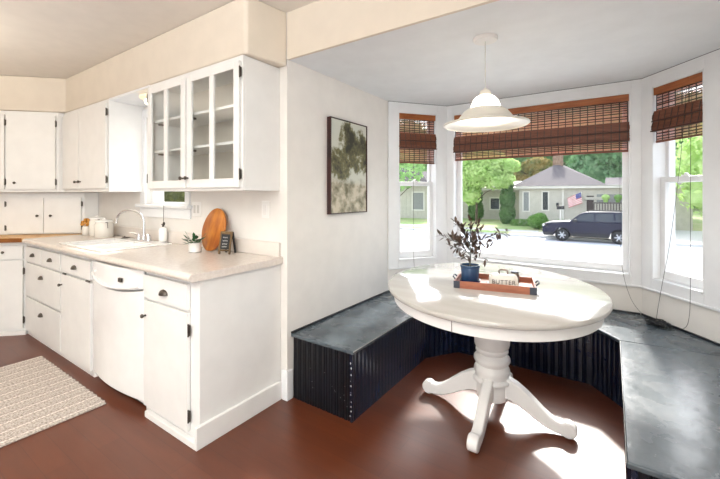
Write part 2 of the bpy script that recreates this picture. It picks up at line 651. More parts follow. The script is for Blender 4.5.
# kitchen exterior wall with the window opening above the sink
WX0, WX1, WZ0, WZ1 = -1.80, -1.15, 1.235, 2.02
mb = MB()
mb.box(KW, WX0, 0, TH, 0, HC)
mb.box(WX1, 0, 0, TH, 0, HC)
mb.box(WX0, WX1, 0, TH, 0, WZ0)
mb.box(WX0, WX1, 0, TH, WZ1, HC)
struct('wall_kitchen', mb, M['wall'], 'kitchen wall behind sink and counter')
struct('wall_left', MB().box(-TH, 0, TH, 1.36, 0, HC), M['wall'], 'off-white nook side wall carrying the landscape picture')
struct('wall_right', MB().box(RX, RX + TH, BY, 1.287, 0, HC), M['wall'], 'right wall behind the near end of the bench')
struct('wall_back', MB().box(KW, RX, BY - TH, BY, 0, HC), M['wall'], 'back wall of the room')
struct('wall_far', MB().box(KW - TH, KW, BY, TH, 0, HC), M['soffit'], 'far end wall of the kitchen')
# soffit over the wall cabinets, with a diagonal in the corner
SOF = [(0.0, -0.292), (0.0, 0.0), (KW, 0.0), (KW, -1.28), (-3.8, -1.28), (-2.812, -0.292)]
struct('wall_soffit', MB().prism([(0.0, 0.0), (KW, 0.0), (KW, -1.28), (-2.812, -0.292), (-0.0665, -0.292), (-0.04, -0.285), (0.0, -0.02)], 2.146, HC), M['soffit'],
       'beige soffit above the wall cabinets', bevel=0.012, seg=3)

struct('trim_5', MB().box(-1.842, -1.155, -0.292, -0.001, 2.128, 2.1455), M['trim'], 'white board closing the soffit above the sink window')
# bay segments, local x along the wall, local y outward
SEGS = {
    'left': ((0.0, 1.287), (0.383, 1.786)),
    'center': ((0.383, 1.786), (1.913, 1.786)),
    'right': ((1.913, 1.786), (2.296, 1.287)),
}
OPEN = {'left': (0.100, 0.512), 'center': (0.062, 1.462), 'right': (0.094, 0.484)}
ZB, ZT = 0.70, 2.10
CB = 0.628


def seg_frame(k):
    (ax, ay), (bx, by) = SEGS[k]
    L = sqrt((bx - ax) ** 2 + (by - ay) ** 2)
    return (ax, ay, 0), atan2(by - ay, bx - ax), L


for k in ('left', 'center', 'right'):
    loc, rz, L = seg_frame(k)
    t0, t1 = OPEN[k]
    ob = MB()
    ob.box(0, t0, 0, TH, 0, HC)
    ob.box(t1, L, 0, TH, 0, HC)
    ob.box(t0, t1, 0, TH, 0, ZB)
    ob.box(t0, t1, 0, TH, ZT, HC)
    o = struct('wall_bay_' + k, ob, M['wall'], 'bay wall segment %s' % {'left': 'on the left beside the picture wall', 'center': 'below the wide picture window', 'right': 'on the right'}[k])
    o.location = loc
    o.rotation_euler = (0, 0, rz)

# solid corner posts outside the bay so no light leaks
for nm, P in (('trim_1', [(0.383, 1.787), (0.383, 1.95), (0.255, 1.884)]), ('trim_2', [(1.913, 1.787), (1.913, 1.95), (2.041, 1.884)]),
              ('trim_3', [(0.0, 1.288), (-0.128, 1.386), (-0.17, 1.30), (-.17, 1.287)]), ('trim_4', [(2.297, 1.287), (2.424, 1.386), (2.47, 1.287)])):
    struct(nm, MB().prism(P, 0, HC), M['trim'], 'unseen filler post added at the outer bay corner against light leaks')


def pane(mb, x0, x1, y, z0, z1):
    mb.box(x0, x1, y, y + 0.004, z0, z1)


def bay_window(k, num, label):
    loc, rz, L = seg_frame(k)
    t0, t1 = OPEN[k]
    r = sthing('window_%d' % num, label, loc, rz)
    # flat white casing boards over the whole upper wall
    c = MB()
    e = 0.0 if k == 'center' else 0.0
    P = 0.014
    # mitred ends at the bay corners, plain ends at the side walls
    def board(x0, x1, z0, z1):
        c.box(x0, x1, -P, 0.001, z0, z1)
    m0 = 0.004 if k == 'left' else 0.0055
    m1 = L - 0.004 if k == 'right' else L - 0.0055
    board(m0, t0, CB, HN - 0.004)
    board(t1, m1, CB, HN - 0.004)
    board(t0, t1, CB, ZB)
    board(t0, t1, ZT, HN - 0.004)
    c.build('casing', M['trim'], r, bevel=0.003)
    lip = MB()
    lip.box(m0, m1, -P - 0.012, -P, CB - 0.004, CB + 0.012)
    lip.build('apron_moulding', M['trim'], r, bevel=0.004)
    g = MB()
    g.box(m0, m1, -P * 0.7, 0.0, HN - 0.0035, HN)
    g.build('ceiling_gap', M['gap'], r)
    # reveal / jamb
    j = MB()
    w_ = 0.012
    j.box(t0, t0 + w_, -P, TH, ZB, ZT)
    j.box(t1 - w_, t1, -P, TH, ZB, ZT)
    j.box(t0 + w_, t1 - w_, -P, TH, ZT - w_, ZT)
    j.box(t0 + w_, t1 - w_, -P - 0.006, TH, ZB, ZB + w_ + 0.004)
    j.build('jamb', M['trim'], r, bevel=0.002)
    a, b = t0 + w_, t1 - w_
    zb, zt = ZB + w_ + 0.004, ZT - w_
    if k == 'center':
        s = MB()
        f = 0.042
        y0, y1 = 0.075, 0.12
        s.box(a, a + f, y0, y1, zb, zt)
        s.box(b - f, b, y0, y1, zb, zt)
        s.box(a + f, b - f, y0, y1, zb, zb + f + 0.012)
        s.box(a + f, b - f, y0, y1, zt - f, zt)
        so_ = s.build('sash', M['trim'], r, bevel=0.004)
        p = MB()
        pane(p, a + f, b - f, 0.098, zb + f + 0.012, zt - f)
        p.build('pane', M['glass'], so_)
    else:
        f = 0.038
        zm = 1.425
        s = MB()   # lower sash, inner track
        y0, y1 = 0.045, 0.078
        s.box(a, a + f, y0, y1, zb, zm + 0.02)
        s.box(b - f, b, y0, y1, zb, zm + 0.02)
        s.box(a + f, b - f, y0, y1, zb, zb + f + 0.022)
        s.box(a + f, b - f, y0, y1, zm - 0.018, zm + 0.02)
        so_ = s.build('sash', M['trim'], r, bevel=0.004)
        p = MB()
        pane(p, a + f, b - f, 0.06, zb + f + 0.022, zm - 0.018)
        p.build('pane', M['glass'], so_)
        lk = MB()
        lk.box((a + b) / 2 - 0.025, (a + b) / 2 + 0.025, y0 + 0.004, y1 - 0.004, zm + 0.02, zm + 0.03)
        lk.lathe([(0.012, 0), (0.012, 0.012), (0.006, 0.016)], 12, ((a + b) / 2, (y0 + y1) / 2, zm + 0.028))
        lk.build('sash_lock', M['trim'], so_)
        s = MB()   # upper sash, outer track
        y0, y1 = 0.085, 0.118
        s.box(a, a + f * .7, y0, y1, zm - 0.02, zt)
        s.box(b - f * .7, b, y0, y1, zm - 0.02, zt)
        s.box(a + f * .7, b - f * .7, y0, y1, zm - 0.02, zm + 0.012)
        s.box(a + f * .7, b - f * .7, y0, y1, zt - f, zt)
        so_ = s.build('sash', M['trim'], r, bevel=0.004)
        p = MB()
        pane(p, a + f * .7, b - f * .7, 0.1, zm + 0.012, zt - f)
        p.build('pane', M['glass'], so_)
    return r


bay_window('left', 1, 'narrow double-hung window left of the picture window')
bay_window('center', 2, 'wide fixed picture window of the bay')
bay_window('right', 3, 'double-hung window right of the picture window')

# kitchen window over the sink
r = sthing('window_4', 'small window above the kitchen sink', (0, 0, 0))
c = MB()
c.box(WX0 - 0.09, WX0, -0.018, 0, WZ0 - 0.0, WZ1 + .08)
c.box(WX1, WX1 + 0.06, -0.018, 0, WZ0 - 0.0, WZ1 + .08)
c.box(WX0, WX1, -0.018, 0, WZ1, WZ1 + .08)
c.build('casing', M['trim'], r, bevel=0.004)
c = MB()
c.box(WX0 - 0.12, WX1 + 0.09, -0.05, 0.0, WZ0 - 0.03, WZ0)
c.build('sill', M['trim'], r, bevel=0.006)
c = MB()
c.box(WX0 - 0.10, WX1 + 0.07, -0.016, 0.0, WZ0 - 0.115, WZ0 - 0.03)
c.build('apron', M['trim'], r, bevel=0.004)
c = MB()
f = 0.05
c.box(WX0, WX0 + f, 0.04, 0.09, WZ0, WZ1)
c.box(WX1 - f, WX1, 0.04, 0.09, WZ0, WZ1)
c.box(WX0 + f, WX1 - f, 0.04, 0.09, WZ0, WZ0 + 0.02)
c.box(WX0 + f, WX1 - f, 0.04, 0.09, WZ1 - f, WZ1)
s_ = c.build('sash', M['trim'], r, bevel=0.003)
c = MB()
pane(c, WX0 + f, WX1 - f, 0.063, WZ0 + .02, WZ1 - f)
c.build('pane', M['glass'], s_)

# baseboards
struct('baseboard_kitchen', MB().box(-0.04, 0.015, -0.015, 0.0, 0, 0.19), M['trim'], 'white baseboard on the wall end between cabinet and bench', bevel=0.004)
struct('baseboard_left', MB().box(0.0, 0.015, -0.002, 0.04, 0, 0.19), M['trim'], 'white baseboard return beside the bench end', bevel=0.004)
struct('baseboard_right', MB().box(RX - 0.015, RX, BY, -0.17, 0, 0.14), M['trim'], 'white baseboard on right wall')
# plaster joint (dark hairline) of the kitchen wall corner
# ------------------------------------------------------------------ hardware
def cup_pull(parent, x, y, z, w_=0.075, diag=None, name='handle'):
    mb = MB()
    seg, rings = 12, 5
    vs = []
    for i in range(rings + 1):
        ph = (pi / 2) * i / rings
        for k in range(seg + 1):
            th = pi * k / seg
            # quarter ellipsoid opening downwards
            vs.append((w_ / 2 * cos(th), -0.024 * sin(th) * cos(ph), -0.012 + 0.03 * sin(ph) * (0.35 + 0.65 * sin(th)) if i else -0.012))
    fs = []
    n = seg + 1
    for i in range(rings):
        for k in range(seg):
            fs.append((i * n + k, i * n + k + 1, (i + 1) * n + k + 1, (i + 1) * n + k))
    mb.add(vs, fs)
    mb.box(-w_ / 2 - .003, w_ / 2 + .003, -0.003, 0.001, -0.012, 0.002)
    M_ = Matrix.Translation((x, y, z)) @ (Matrix.Rotation(diag, 4, 'Z') if diag else Matrix())
    mb.xform(M_)
    return mb.build(name, M['pewter'], parent, smooth=True)


def knob(parent, x, y, z, diag=None, r=0.013):
    mb = MB()
    prof = [(0.006, 0.0), (0.0055, 0.012), (r * .8, 0.016), (r, 0.022), (r * .8, 0.028), (0.002, 0.031)]
    mb.lathe(prof, 12)
    mb.xform(Matrix.Translation((x, y, z)) @ (Matrix.Rotation(diag, 4, 'Z') if diag else Matrix()) @ Matrix.Rotation(pi / 2, 4, 'X'))
    return mb.build('knob', M['pewter'], parent, smooth=True, angle=60)


def hinge(parent, x, y, z, diag=None, h=0.055):
    mb = MB()
    mb.box(-0.007, 0.007, -0.006, 0.002, -h / 2, h / 2)
    mb.lathe([(0.0045, -h / 2 - 0.006), (0.0045, h / 2 + 0.006)], 8, (0, -0.007, 0))
    mb.xform(Matrix.Translation((x, y, z)) @ (Matrix.Rotation(diag, 4, 'Z') if diag else Matrix()))
    return mb.build('hinge', M['pewter'], parent)


def slab(parent, name, x0, x1, yf, z0, z1, t=0.018, m='cab', diag=None, origin=None):
    mb = MB().box(x0, x1, yf, yf + t, z0, z1)
    # thin raised back lip gives the routed shadow line
    mb.box(x0 + 0.008, x1 - 0.008, yf + t, yf + t + 0.003, z0 + 0.008, z1 - 0.008)
    if diag is not None:
        mb.xform(Matrix.Translation(origin) @ Matrix.Rotation(diag, 4, 'Z'))
    return mb.build(name, M[m], parent, bevel=0.005, seg=3)


# ------------------------------------------------------------------ base cabinets
YF = -0.576       # face frame plane
YD = -0.597       # door front plane
CT = 0.872        # carcass top


def base_unit(label, x0, x1, group=None):
    r = thing('base_cabinet', label, 'cabinet', ((x0 + x1) / 2, -0.29, 0), 0, group)
    r_off = (-(x0 + x1) / 2, 0.29, 0)
    return r


def P(r, mb, name, m, **k):
    """build world-coordinate geometry as a child of an unrotated thing"""
    l = r.location
    return mb.build(name, m, r, off=(l.x, l.y, l.z), **k)


class WP:
    """helper placing hardware given in world coordinates below a thing at location l"""
    def __init__(s, r): s.l = r.location.copy()
    def __call__(s, x, y, z): return (x - s.l.x, y - s.l.y, z - s.l.z)


# right end unit
r = thing('base_cabinet', 'white base cabinet at the counter end, one drawer over one door, plain end panel', 'cabinet', (-0.33, -0.29, 0))
L = WP(r)
P(r, MB().box(-0.612, -0.056, YF, -0.002, 0.0, CT), 'carcass', M['cab'], bevel=0.003)
P(r, MB().box(-0.056, -0.036, YF - 0.03, -0.016, 0.0, 0.118), 'end_baseboard', M['cab'], bevel=0.004)
P(r, MB().box(-0.57, -0.056, YF - 0.03, YF - .001, 0.0, 0.035), 'toe_board', M['cab'], bevel=0.003)
d = slab(r, 'drawer', *(a for a in (L(-0.603, 0, 0)[0], L(-0.136, 0, 0)[0], L(0, YD, 0)[1], 0.705, 0.842)))
cup_pull(d, *L(-0.37, YD, 0.765))
d = slab(r, 'door', L(-0.603, 0, 0)[0], L(-0.136, 0, 0)[0], L(0, YD, 0)[1], 0.06, 0.688)
knob(d, *L(-0.575, YD, 0.60))
hinge(d, *L(-0.127, YD + 0.008, 0.60))
hinge(d, *L(-0.127, YD + 0.008, 0.145))

# dishwasher with bowed front
r = thing('dishwasher', 'white built-in dishwasher with bowed front between drawer cabinets', 'dishwasher', (-0.985, -0.29, 0))
L = WP(r)
P(r, MB().box(-1.35, -0.62, YF + .02, -0.03, 0.02, 0.75), 'body', M['dish'])
XA, XB = -1.348, -0.622


def bowed(z0f, z1f, depth, y0, n=24, thick=0.02):
    mb = MB()
    vs = []
    for i in range(n + 1):
        t = i / n
        x = XA + (XB - XA) * t
        b = depth * (1 - (2 * t - 1) ** 2)
        yy = y0 - b
        vs += [(x, yy, z0f(t)), (x, yy, z1f(t)), (x, y0 + thick, z1f(t)), (x, y0 + thick, z0f(t))]
    fs = []
    for i in range(n):
        a = i * 4
        for j in range(4):
            j2 = (j + 1) % 4
            fs.append((a + j, a + j2, a + 4 + j2, a + 4 + j))
    fs += [(0, 3, 2, 1), (n * 4, n * 4 + 1, n * 4 + 2, n * 4 + 3)]
    mb.add(vs, fs)
    return mb


def shift(mb, r):
    l = r.location
    mb.v = [(a[0] - l.x, a[1] - l.y, a[2] - l.z) for a in mb.v]
    return mb


o = shift(bowed(lambda t: 0.065, lambda t: 0.70 + .035 * (2 * t - 1) ** 2, 0.034, YF - 0.012), r).build('door', M['dish'], r, bevel=0.004, smooth=True)
cp = shift(bowed(lambda t: 0.712 + .035 * (2 * t - 1) ** 2, lambda t: 0.862, 0.046, YF - 0.016), r).build('control_panel', M['dish'], r, bevel=0.007, smooth=True, seg=3)
lipm = MB()
n = 24
pp = []
for i in range(n + 1):
    t = i / n
    pp.append((XA + 0.03 + (XB - XA - 0.06) * t, YF - 0.022 - 0.046 * (1 - (2 * t - 1) ** 2), 0.728 + .035 * (2 * t - 1) ** 2))
lipm.tube(pp, 0.011, 8)
shift(lipm, r).build('handle', M['dish'], cp, smooth=True)
bd = MB()
bd.box(-0.83, -0.79, -0.643, -0.632, 0.775, 0.800)
shift(bd, r).build('badge', M['pewter'], cp)
bd = MB()
bd.lathe([(0.012, 0), (0.012, 0.006)], 12, (0, 0, 0)).xform(Matrix.Translation((-1.22, -0.618, 0.80)) @ Matrix.Rotation(pi / 2, 4, 'X'))
shift(bd, r).build('control_dial', M['dish'], cp)
P(r, MB().box(-1.34, -0.63, YF + 0.03, YF + 0.05, 0.0, 0.07), 'toe_panel', M['carblack'])

# sink base
r = thing('base_cabinet', 'white sink base cabinet left of the dishwasher', 'cabinet', (-1.66, -0.29, 0))
L = WP(r)
P(r, MB().box(-1.958, -1.358, YF, -0.002, 0.0, 0.745), 'carcass', M['cab'], bevel=0.003)
P(r, MB().box(-1.958, -1.358, YF, YF + 0.02, 0.7445, CT), 'top_rail', M['cab'], bevel=0.003)
d = slab(r, 'drawer', L(-1.94, 0, 0)[0], L(-1.372, 0, 0)[0], L(0, YD, 0)[1], 0.705, 0.838)
cup_pull(d, *L(-1.66, YD, 0.765))
d = slab(r, 'door', L(-1.94, 0, 0)[0], L(-1.372, 0, 0)[0], L(0, YD, 0)[1], 0.05, 0.685)
knob(d, *L(-1.915, YD, 0.60))
h1 = MB().box(-0.03, 0.03, -0.006, 0.002, -0.006, 0.006)
h1.xform(Matrix.Translation(L(-1.86, YD, 0.693)))
h1.build('hinge', M['pewter'], d)
h1 = MB().box(-0.03, 0.03, -0.006, 0.002, -0.006, 0.006)
h1.xform(Matrix.Translation(L(-1.41, YD, 0.693)))
h1.build('hinge', M['pewter'], d)

# drawer bank
r = thing('base_cabinet', 'white drawer cabinet left of the sink, two small drawers over two deep ones', 'cabinet', (-2.41, -0.29, 0))
L = WP(r)
P(r, MB().box(-2.86, -1.960, YF, -0.002, 0.0, CT), 'carcass', M['cab'], bevel=0.003)
for x0, x1, z0, z1 in ((-2.842, -2.408, 0.700, 0.838), (-2.398, -1.965, 0.700, 0.838), (-2.842, -1.965, 0.378, 0.685), (-2.842, -1.965, 0.05, 0.362)):
    d = slab(r, 'drawer', L(x0, 0, 0)[0], L(x1, 0, 0)[0], L(0, YD, 0)[1], z0, z1)
    cup_pull(d, *L((x0 + x1) / 2, YD, (z0 + z1) / 2 + (0.0 if z1 > .8 else 0.06)))

# diagonal corner base cabinet
DG = radians(45)
r = thing('base_cabinet', 'white diagonal corner base cabinet under the butcher block', 'cabinet', (-2.862, YF, 0))
Q = [(0, 0), (0, 0.57), (KW + 2.865, 0.57), (KW + 2.865, -0.93)]
MB().prism(Q, 0.0, CT).build('carcass', M['cab'], r, bevel=0.003)
d = slab(r, 'drawer', -0.62, -0.03, -0.02, 0.715, 0.842, diag=DG, origin=(0, 0, 0))
knob(d, -0.17 * .707 - .0, -0.17 * .707 - .02, 0.78, diag=DG)
d = slab(r, 'door', -0.62, -0.03, -0.02, 0.06, 0.70, diag=DG, origin=(0, 0, 0))
hinge(d, -0.02 * .707 + .01, -0.02 * .707 - 0.012, 0.60, diag=DG)
hinge(d, -0.02 * .707 + .01, -0.02 * .707 - 0.012, 0.14, diag=DG)
MB().box(-0.9, -0.0, -0.03, 0.0, 0.0, 0.035).xform(Matrix.Rotation(DG, 4, 'Z')).build('toe_board', M['cab'], r)

# ------------------------------------------------------------------ counters and sink
# laminate counter with hole for the sink
CX0, CX1, CY0 = -2.74, -0.036, -0.622
SX0, SX1, SY0, SY1 = -2.02, -1.27, -0.555, -0.10
ct = thing('countertop', 'pale beige laminate countertop with rolled front edge around the sink', 'countertop', (-1.4, -0.3, CT))
mb = MB()
ZT0, ZT1 = CT + 0.001, 0.914
mb.box(CX0, SX0, CY0, -0.001, ZT0, ZT1)
mb.box(SX1, CX1, CY0, -0.001, ZT0, ZT1)
mb.box(SX0, SX1, CY0, SY0, ZT0, ZT1)
mb.box(SX0, SX1, SY1, -0.001, ZT0, ZT1)
P(ct, mb, 'worktop', M['counter'])
# rolled nose along the front
nose = []
for i in range(9):
    a = pi * i / 8
    nose.append((CY0 - 0.024 * sin(a), (ZT0 + ZT1) / 2 - 0.0215 * cos(a)))
nm = MB().prism(nose, CX0, CX1, ax='x')
P(ct, nm, 'front_edge', M['counter'], smooth=True)
sp = MB().box(CX0, -0.0565, -0.018, -0.0005, ZT1, 1.008)
P(ct, sp, 'backsplash', M['splash'], bevel=0.004)

sk = thing('sink', 'white enamel drop-in double bowl sink in the beige counter', 'sink', (-1.645, -0.33, 0.914))
mb = MB()
rz0, rz1 = 0.9145, 0.924
mb.box(SX0 - 0.03, SX1 + 0.03, SY0 - 0.025, SY0 + 0.02, rz0, rz1)
mb.box(SX0 - 0.03, SX1 + 0.03, SY1 - 0.085, SY1 + 0.03, rz0, rz1)
mb.box(SX0 - 0.03, SX0 + 0.02, SY0 + 0.02, SY1 - 0.085, rz0, rz1)
mb.box(SX1 - 0.02, SX1 + 0.03, SY0 + 0.02, SY1 - 0.085, rz0, rz1)
mb.box(-1.66, -1.63, SY0 + 0.02, SY1 - 0.085, rz0 - 0.02, rz1)
P(sk, mb, 'rim', M['sink'], bevel=0.004, seg=3)
for bx0, bx1 in ((SX0 + 0.02, -1.66), (-1.63, SX1 - 0.02)):
    by0, by1 = SY0 + 0.02, SY1 - 0.085
    mb = MB()
    t = 0.006
    zb_ = 0.762
    mb.box(bx0, bx1, by0, by1, zb_, zb_ + t)
    mb.box(bx0, bx0 + t, by0, by1, zb_ + t, rz0)
    mb.box(bx1 - t, bx1, by0, by1, zb_ + t, rz0)
    mb.box(bx0 + t, bx1 - t, by0, by0 + t, zb_ + t, rz0)
    mb.box(bx0 + t, bx1 - t, by1 - t, by1, zb_ + t, rz0)
    bo = P(sk, mb, 'bowl', M['sink'])
    dr = MB().lathe([(0.04, 0), (0.04, 0.004), (0.03, 0.005)], 20, ((bx0 + bx1) / 2, (by0 + by1) / 2, zb_ + t))
    P(sk, dr, 'drain', M['chrome'])

fz = 0.924
fa = thing('faucet', 'chrome gooseneck faucet at the back of the sink', 'faucet', (-1.60, -0.12, fz))
mb = MB()
mb.lathe([(0.026, 0.0), (0.026, 0.008), (0.018, 0.014), (0.016, 0.05), (0.013, 0.06)], 20)
# deck plate
P0 = MB()
P0.box(-0.12, 0.12, -0.026, 0.026, 0.0, 0.008)
P0.build('deck_plate', M['chrome'], fa, bevel=0.006)
mb.build('base', M['chrome'], fa, smooth=True)
pts = []
R_ = 0.115
dirv = Vector((-0.93, -0.36, 0))
pts.append(Vector((0, 0, 0.05)))
pts.append(Vector((0, 0, 0.15)))
for i in range(13):
    a = pi * i / 12 * 0.98
    pts.append(Vector((0, 0, 0.165)) + dirv * (R_ * 1.25 * (1 - cos(a))) + Vector((0, 0, R_ * 0.85 * sin(a))))
pts.append(pts[-1] + Vector((0, 0, -0.025)))
MB().tube(pts, 0.010, 10).build('spout', M['chrome'], fa, smooth=True)
for sx in (-0.085, 0.085):
    h = MB().lathe([(0.021, 0.008), (0.02, 0.03), (0.016, 0.045), (0.012, 0.055)], 16, (sx, 0, 0))
    h.tube([(sx, 0, 0.05), (sx + 0.03 * (1 if sx > 0 else -1), -0.02, 0.062), (sx + 0.07 * (1 if sx > 0 else -1), -0.045, 0.064)], [0.008, 0.007, 0.005], 8)
    h.build('tap', M['chrome'], fa, smooth=True)

sd = thing('soap_dispenser', 'small white bottle with dark pump foot beside the faucet', 'bottle', (-1.405, -0.058, 0.9145))
MB().lathe([(0.033, 0.012), (0.034, 0.02), (0.034, 0.115), (0.028, 0.128), (0.012, 0.134)], 20).build('body', M['ceramicw'], sd, smooth=True)
MB().lathe([(0.025, 0.0), (0.025, 0.012)], 16).build('foot', M['pewter'], sd)
MB().lathe([(0.008, 0.134), (0.008, 0.15), (0.014, 0.152), (0.014, 0.158)], 12).build('pump', M['pewter'], sd)
st = MB().lathe([(0.03, 0.924), (0.03, 0.928), (0.012, 0.93)], 16, (-1.93, -0.13, 0))
st.tube([(-1.93, -.13, .93), (-1.93, -.13, .945)], 0.005, 8)
st.tube([(-1.95, -.14, .934), (-1.86, -.12, .936)], 0.004, 8)
o = st.build('sink_stopper', M['pewter'], smooth=True)
tag(o, 'dark metal sink stopper lying on the back rim of the sink', 'stopper')

# butcher block corner counter
bb = MB().prism([(-2.742, -0.625), (-2.742, -0.001), (KW + .001, -0.001), (KW + .001, -1.583), (-2.842, -0.625)], CT + 0.001, 0.914)
r = thing('butcher_block_counter', 'honey-coloured butcher block counter in the far kitchen corner', 'countertop', (-3.2, -0.6, CT))
P(r, bb, 'worktop', M['butcher'])
e = MB().box(-1.30, 0.0, -0.008, 0.0, CT + 0.002, 0.912).xform(Matrix.Translation((-2.842, -0.625, 0)) @ Matrix.Rotation(radians(45), 4, 'Z'))
P(r, e, 'edge_strip', M['butcher_edge'])

# ------------------------------------------------------------------ wall cabinets
UB, UT = 1.345, 2.143
UF, UD = -0.292, -0.312
# glass cabinet
r = thing('wall_cabinet', 'white wall cabinet with two divided glass doors at the right end', 'cabinet', (-0.61, -0.15, UB))
L = WP(r)
X0, X1 = -1.152, -0.0665
mb = MB()
mb.box(X0, X0 + 0.018, UF + .018, -0.001, UB, UT)
mb.box(X1 - 0.018, X1, UF + .018, -0.001, UB, UT)
mb.box(X0 + .018, X1 - .018, UF + .018, -0.001, UB, UB + 0.018)
mb.box(X0 + .018, X1 - .018, UF + .018, -0.001, UT - 0.018, UT)
P(r, mb, 'carcass', M['cab'], bevel=0.002)
P(r, MB().box(X0 + .018, X1 - .018, -0.012, -0.002, UB + .018, UT - .018), 'back_panel', M['cabin'])
mb = MB()
mb.box(X0, X0 + .03, UF, UF + .018, UB, UT)
mb.box(X1 - .03, X1, UF, UF + .018, UB, UT)
mb.box(-0.66, -0.61, UF, UF + .018, UB + .035, UT - .04)
mb.box(X0 + .03, X1 - .03, UF, UF + .018, UB, UB + .035)
mb.box(X0 + .03, X1 - .03, UF, UF + .018, UT - .04, UT)
P(r, mb, 'face_frame', M['cab'], bevel=0.002)
for z in (1.64, 1.865):
    P(r, MB().box(X0 + .018, X1 - .018, UF + .022, -0.012, z - .009, z + .009), 'shelf', M['cab'], bevel=.002)
    for xx in (X0 + .03, -0.69):
        P(r, MB().box(xx, xx + .02, UF + .05, UF + .08, z - .022, z - .009), 'shelf_bracket', M['pewter'])
for (a, b, kx, hx) in ((-1.142, -0.648, -0.665, -1.147), (-0.622, -0.082, -0.605, -0.074)):
    mb = MB()
    fw = 0.05
    z0, z1 = UB + 0.018, UT - 0.032
    mb.box(a, a + fw, UD, UD + .018, z0, z1)
    mb.box(b - fw, b, UD, UD + .018, z0, z1)
    mb.box(a + fw, b - fw, UD, UD + .018, z0, z0 + .055)
    mb.box(a + fw, b - fw, UD, UD + .018, z1 - .045, z1)
    mc = (a + b) / 2
    mb.box(mc - .022, mc + .022, UD + .001, UD + .017, z0 + .055, z1 - .045)
    d = P(r, mb, 'door', M['cab'], bevel=0.003)
    P2 = MB()
    P2.box(a + fw - .003, mc - .019, UD + .007, UD + .010, z0 + .052, z1 - .042)
    P2.box(mc + .019, b - fw + .003, UD + .007, UD + .010, z0 + .052, z1 - .042)
    l = r.location
    P2.build('pane', M['cabglass'], d, off=(l.x, l.y, l.z))
    knob(d, *L(kx, UD, 1.43))
    hinge(d, *L(hx, UD + .008, 1.44))
    hinge(d, *L(hx, UD + .008, 2.04))

# left wall cabinet, two flat doors
r = thing('wall_cabinet', 'white wall cabinet with two flat doors left of the sink window', 'cabinet', (-2.35, -0.15, UB))
L = WP(r)
P(r, MB().box(-2.862, -1.845, UF, -0.001, UB, UT), 'carcass', M['cab'], bevel=0.003)
for a, b, kx, hx in ((-2.845, -2.440, -2.475, None), (-2.425, -1.858, -2.39, -1.85)):
    d = slab(r, 'door', L(a, 0, 0)[0], L(b, 0, 0)[0], L(0, UD, 0)[1], UB + .03 - UB, UT - .035 - UB)
    knob(d, *L(kx, UD, 1.44))
    if hx:
        hinge(d, *L(hx, UD + .008, 1.45))
        hinge(d, *L(hx, UD + .008, 2.03))
# diagonal corner wall cabinet
r = thing('wall_cabinet', 'white diagonal corner wall cabinet with one flat door', 'cabinet', (-2.864, UF - 0.05, UB))
MB().prism([(0, 0), (0, 0.340), (KW + 2.866, 0.340), (KW + 2.866, -0.52), (-.52, -.52)], 0.0, UT - UB).build('carcass', M['cab'], r, bevel=0.003)
d = slab(r, 'door', -0.435, -0.015, -0.02, 0.03, UT - UB - .035, diag=DG, origin=(0, 0, 0))
knob(d, -0.355 * .707 + .01, -0.355 * .707 - .014, 0.09, diag=DG)
for z in (0.10, 0.68):
    hinge(d, -0.01 * .707 + .008, -0.01 * .707 - .011, z, diag=DG)
    hinge(d, -0.442 * .707 + .006, -0.442 * .707 - .014, z, diag=DG)
d = slab(r, 'door', -0.70, -0.455, -0.02, 0.03, UT - UB - .035, diag=DG, origin=(0, 0, 0))
# small two-door cupboard standing on the butcher block
r = thing('corner_cupboard', 'low two-door diagonal cupboard standing on the butcher block', 'cabinet', (-2.83, -0.13, 0.915))
MB().prism([(0, 0), (0, 0.128), (KW + 2.832, 0.128), (KW + 2.832, -0.62), (-.62, -.62)], 0.0, UB - 0.915 - .001).build('carcass', M['cab'], r, bevel=0.003)
for a, b, kx, hx in ((-0.690, -0.365, -0.41, -0.697), (-0.360, -0.025, -0.29, -0.012)):
    d = slab(r, 'door', a, b, -0.018, 0.012, 0.372, diag=DG, origin=(0, 0, 0))
    knob(d, kx * .707 + .012, kx * .707 - .014, 0.19, diag=DG)
    for z in (0.07, 0.31):
        hinge(d, hx * .707 + .008, hx * .707 - .012, z, diag=DG, h=.045)

# light fixture under the soffit above the sink
r = thing('soffit_light', 'white globe light under the soffit between the wall cabinets', 'lamp', (-1.33, -0.19, 2.1275))
MB().lathe([(0.05, -0.016), (0.05, 0.0)], 24).build('canopy', M['lampwhite'], r)
MB().lathe([(0.07, -0.05), (0.085, -0.038), (0.085, -0.020), (0.05, -0.014)], 24).build('shade', M['frost'], r, smooth=True)
MB().lathe([(0.02, -0.095), (0.045, -0.08), (0.052, -0.06), (0.045, -0.05)], 20).build('bulb', mat('bulb_glow', (255, 244, 224), 0.4, emit=2.0), r, smooth=True)

# ------------------------------------------------------------------ counter items
def outlet(label, x, z, kind):
    r = thing('wall_plate', label, 'outlet', (x, -0.001, z))
    w2 = 0.058 if kind == 'double' else 0.036
    MB().box(-w2, w2, -0.006, 0.0, -0.058, 0.058).build('plate', M['outlet'], r, bevel=0.003)
    if kind == 'double':
        for sx in (-0.024, 0.024):
            q = MB()
            q.box(sx - 0.014, sx + 0.014, -0.009, -0.006, -0.032, 0.032)
            q.build('socket', M['slot'], r, bevel=.002)
    else:
        MB().box(-0.016, 0.016, -0.010, -0.006, -0.034, 0.034).build('rocker', M['ceramicw'], r, bevel=.002)


outlet('white two-gang outlet plate right of the kitchen window', -1.00, 1.205, 'double')
outlet('white single switch plate on the wall above the counter end', -0.20, 1.22, 'single')

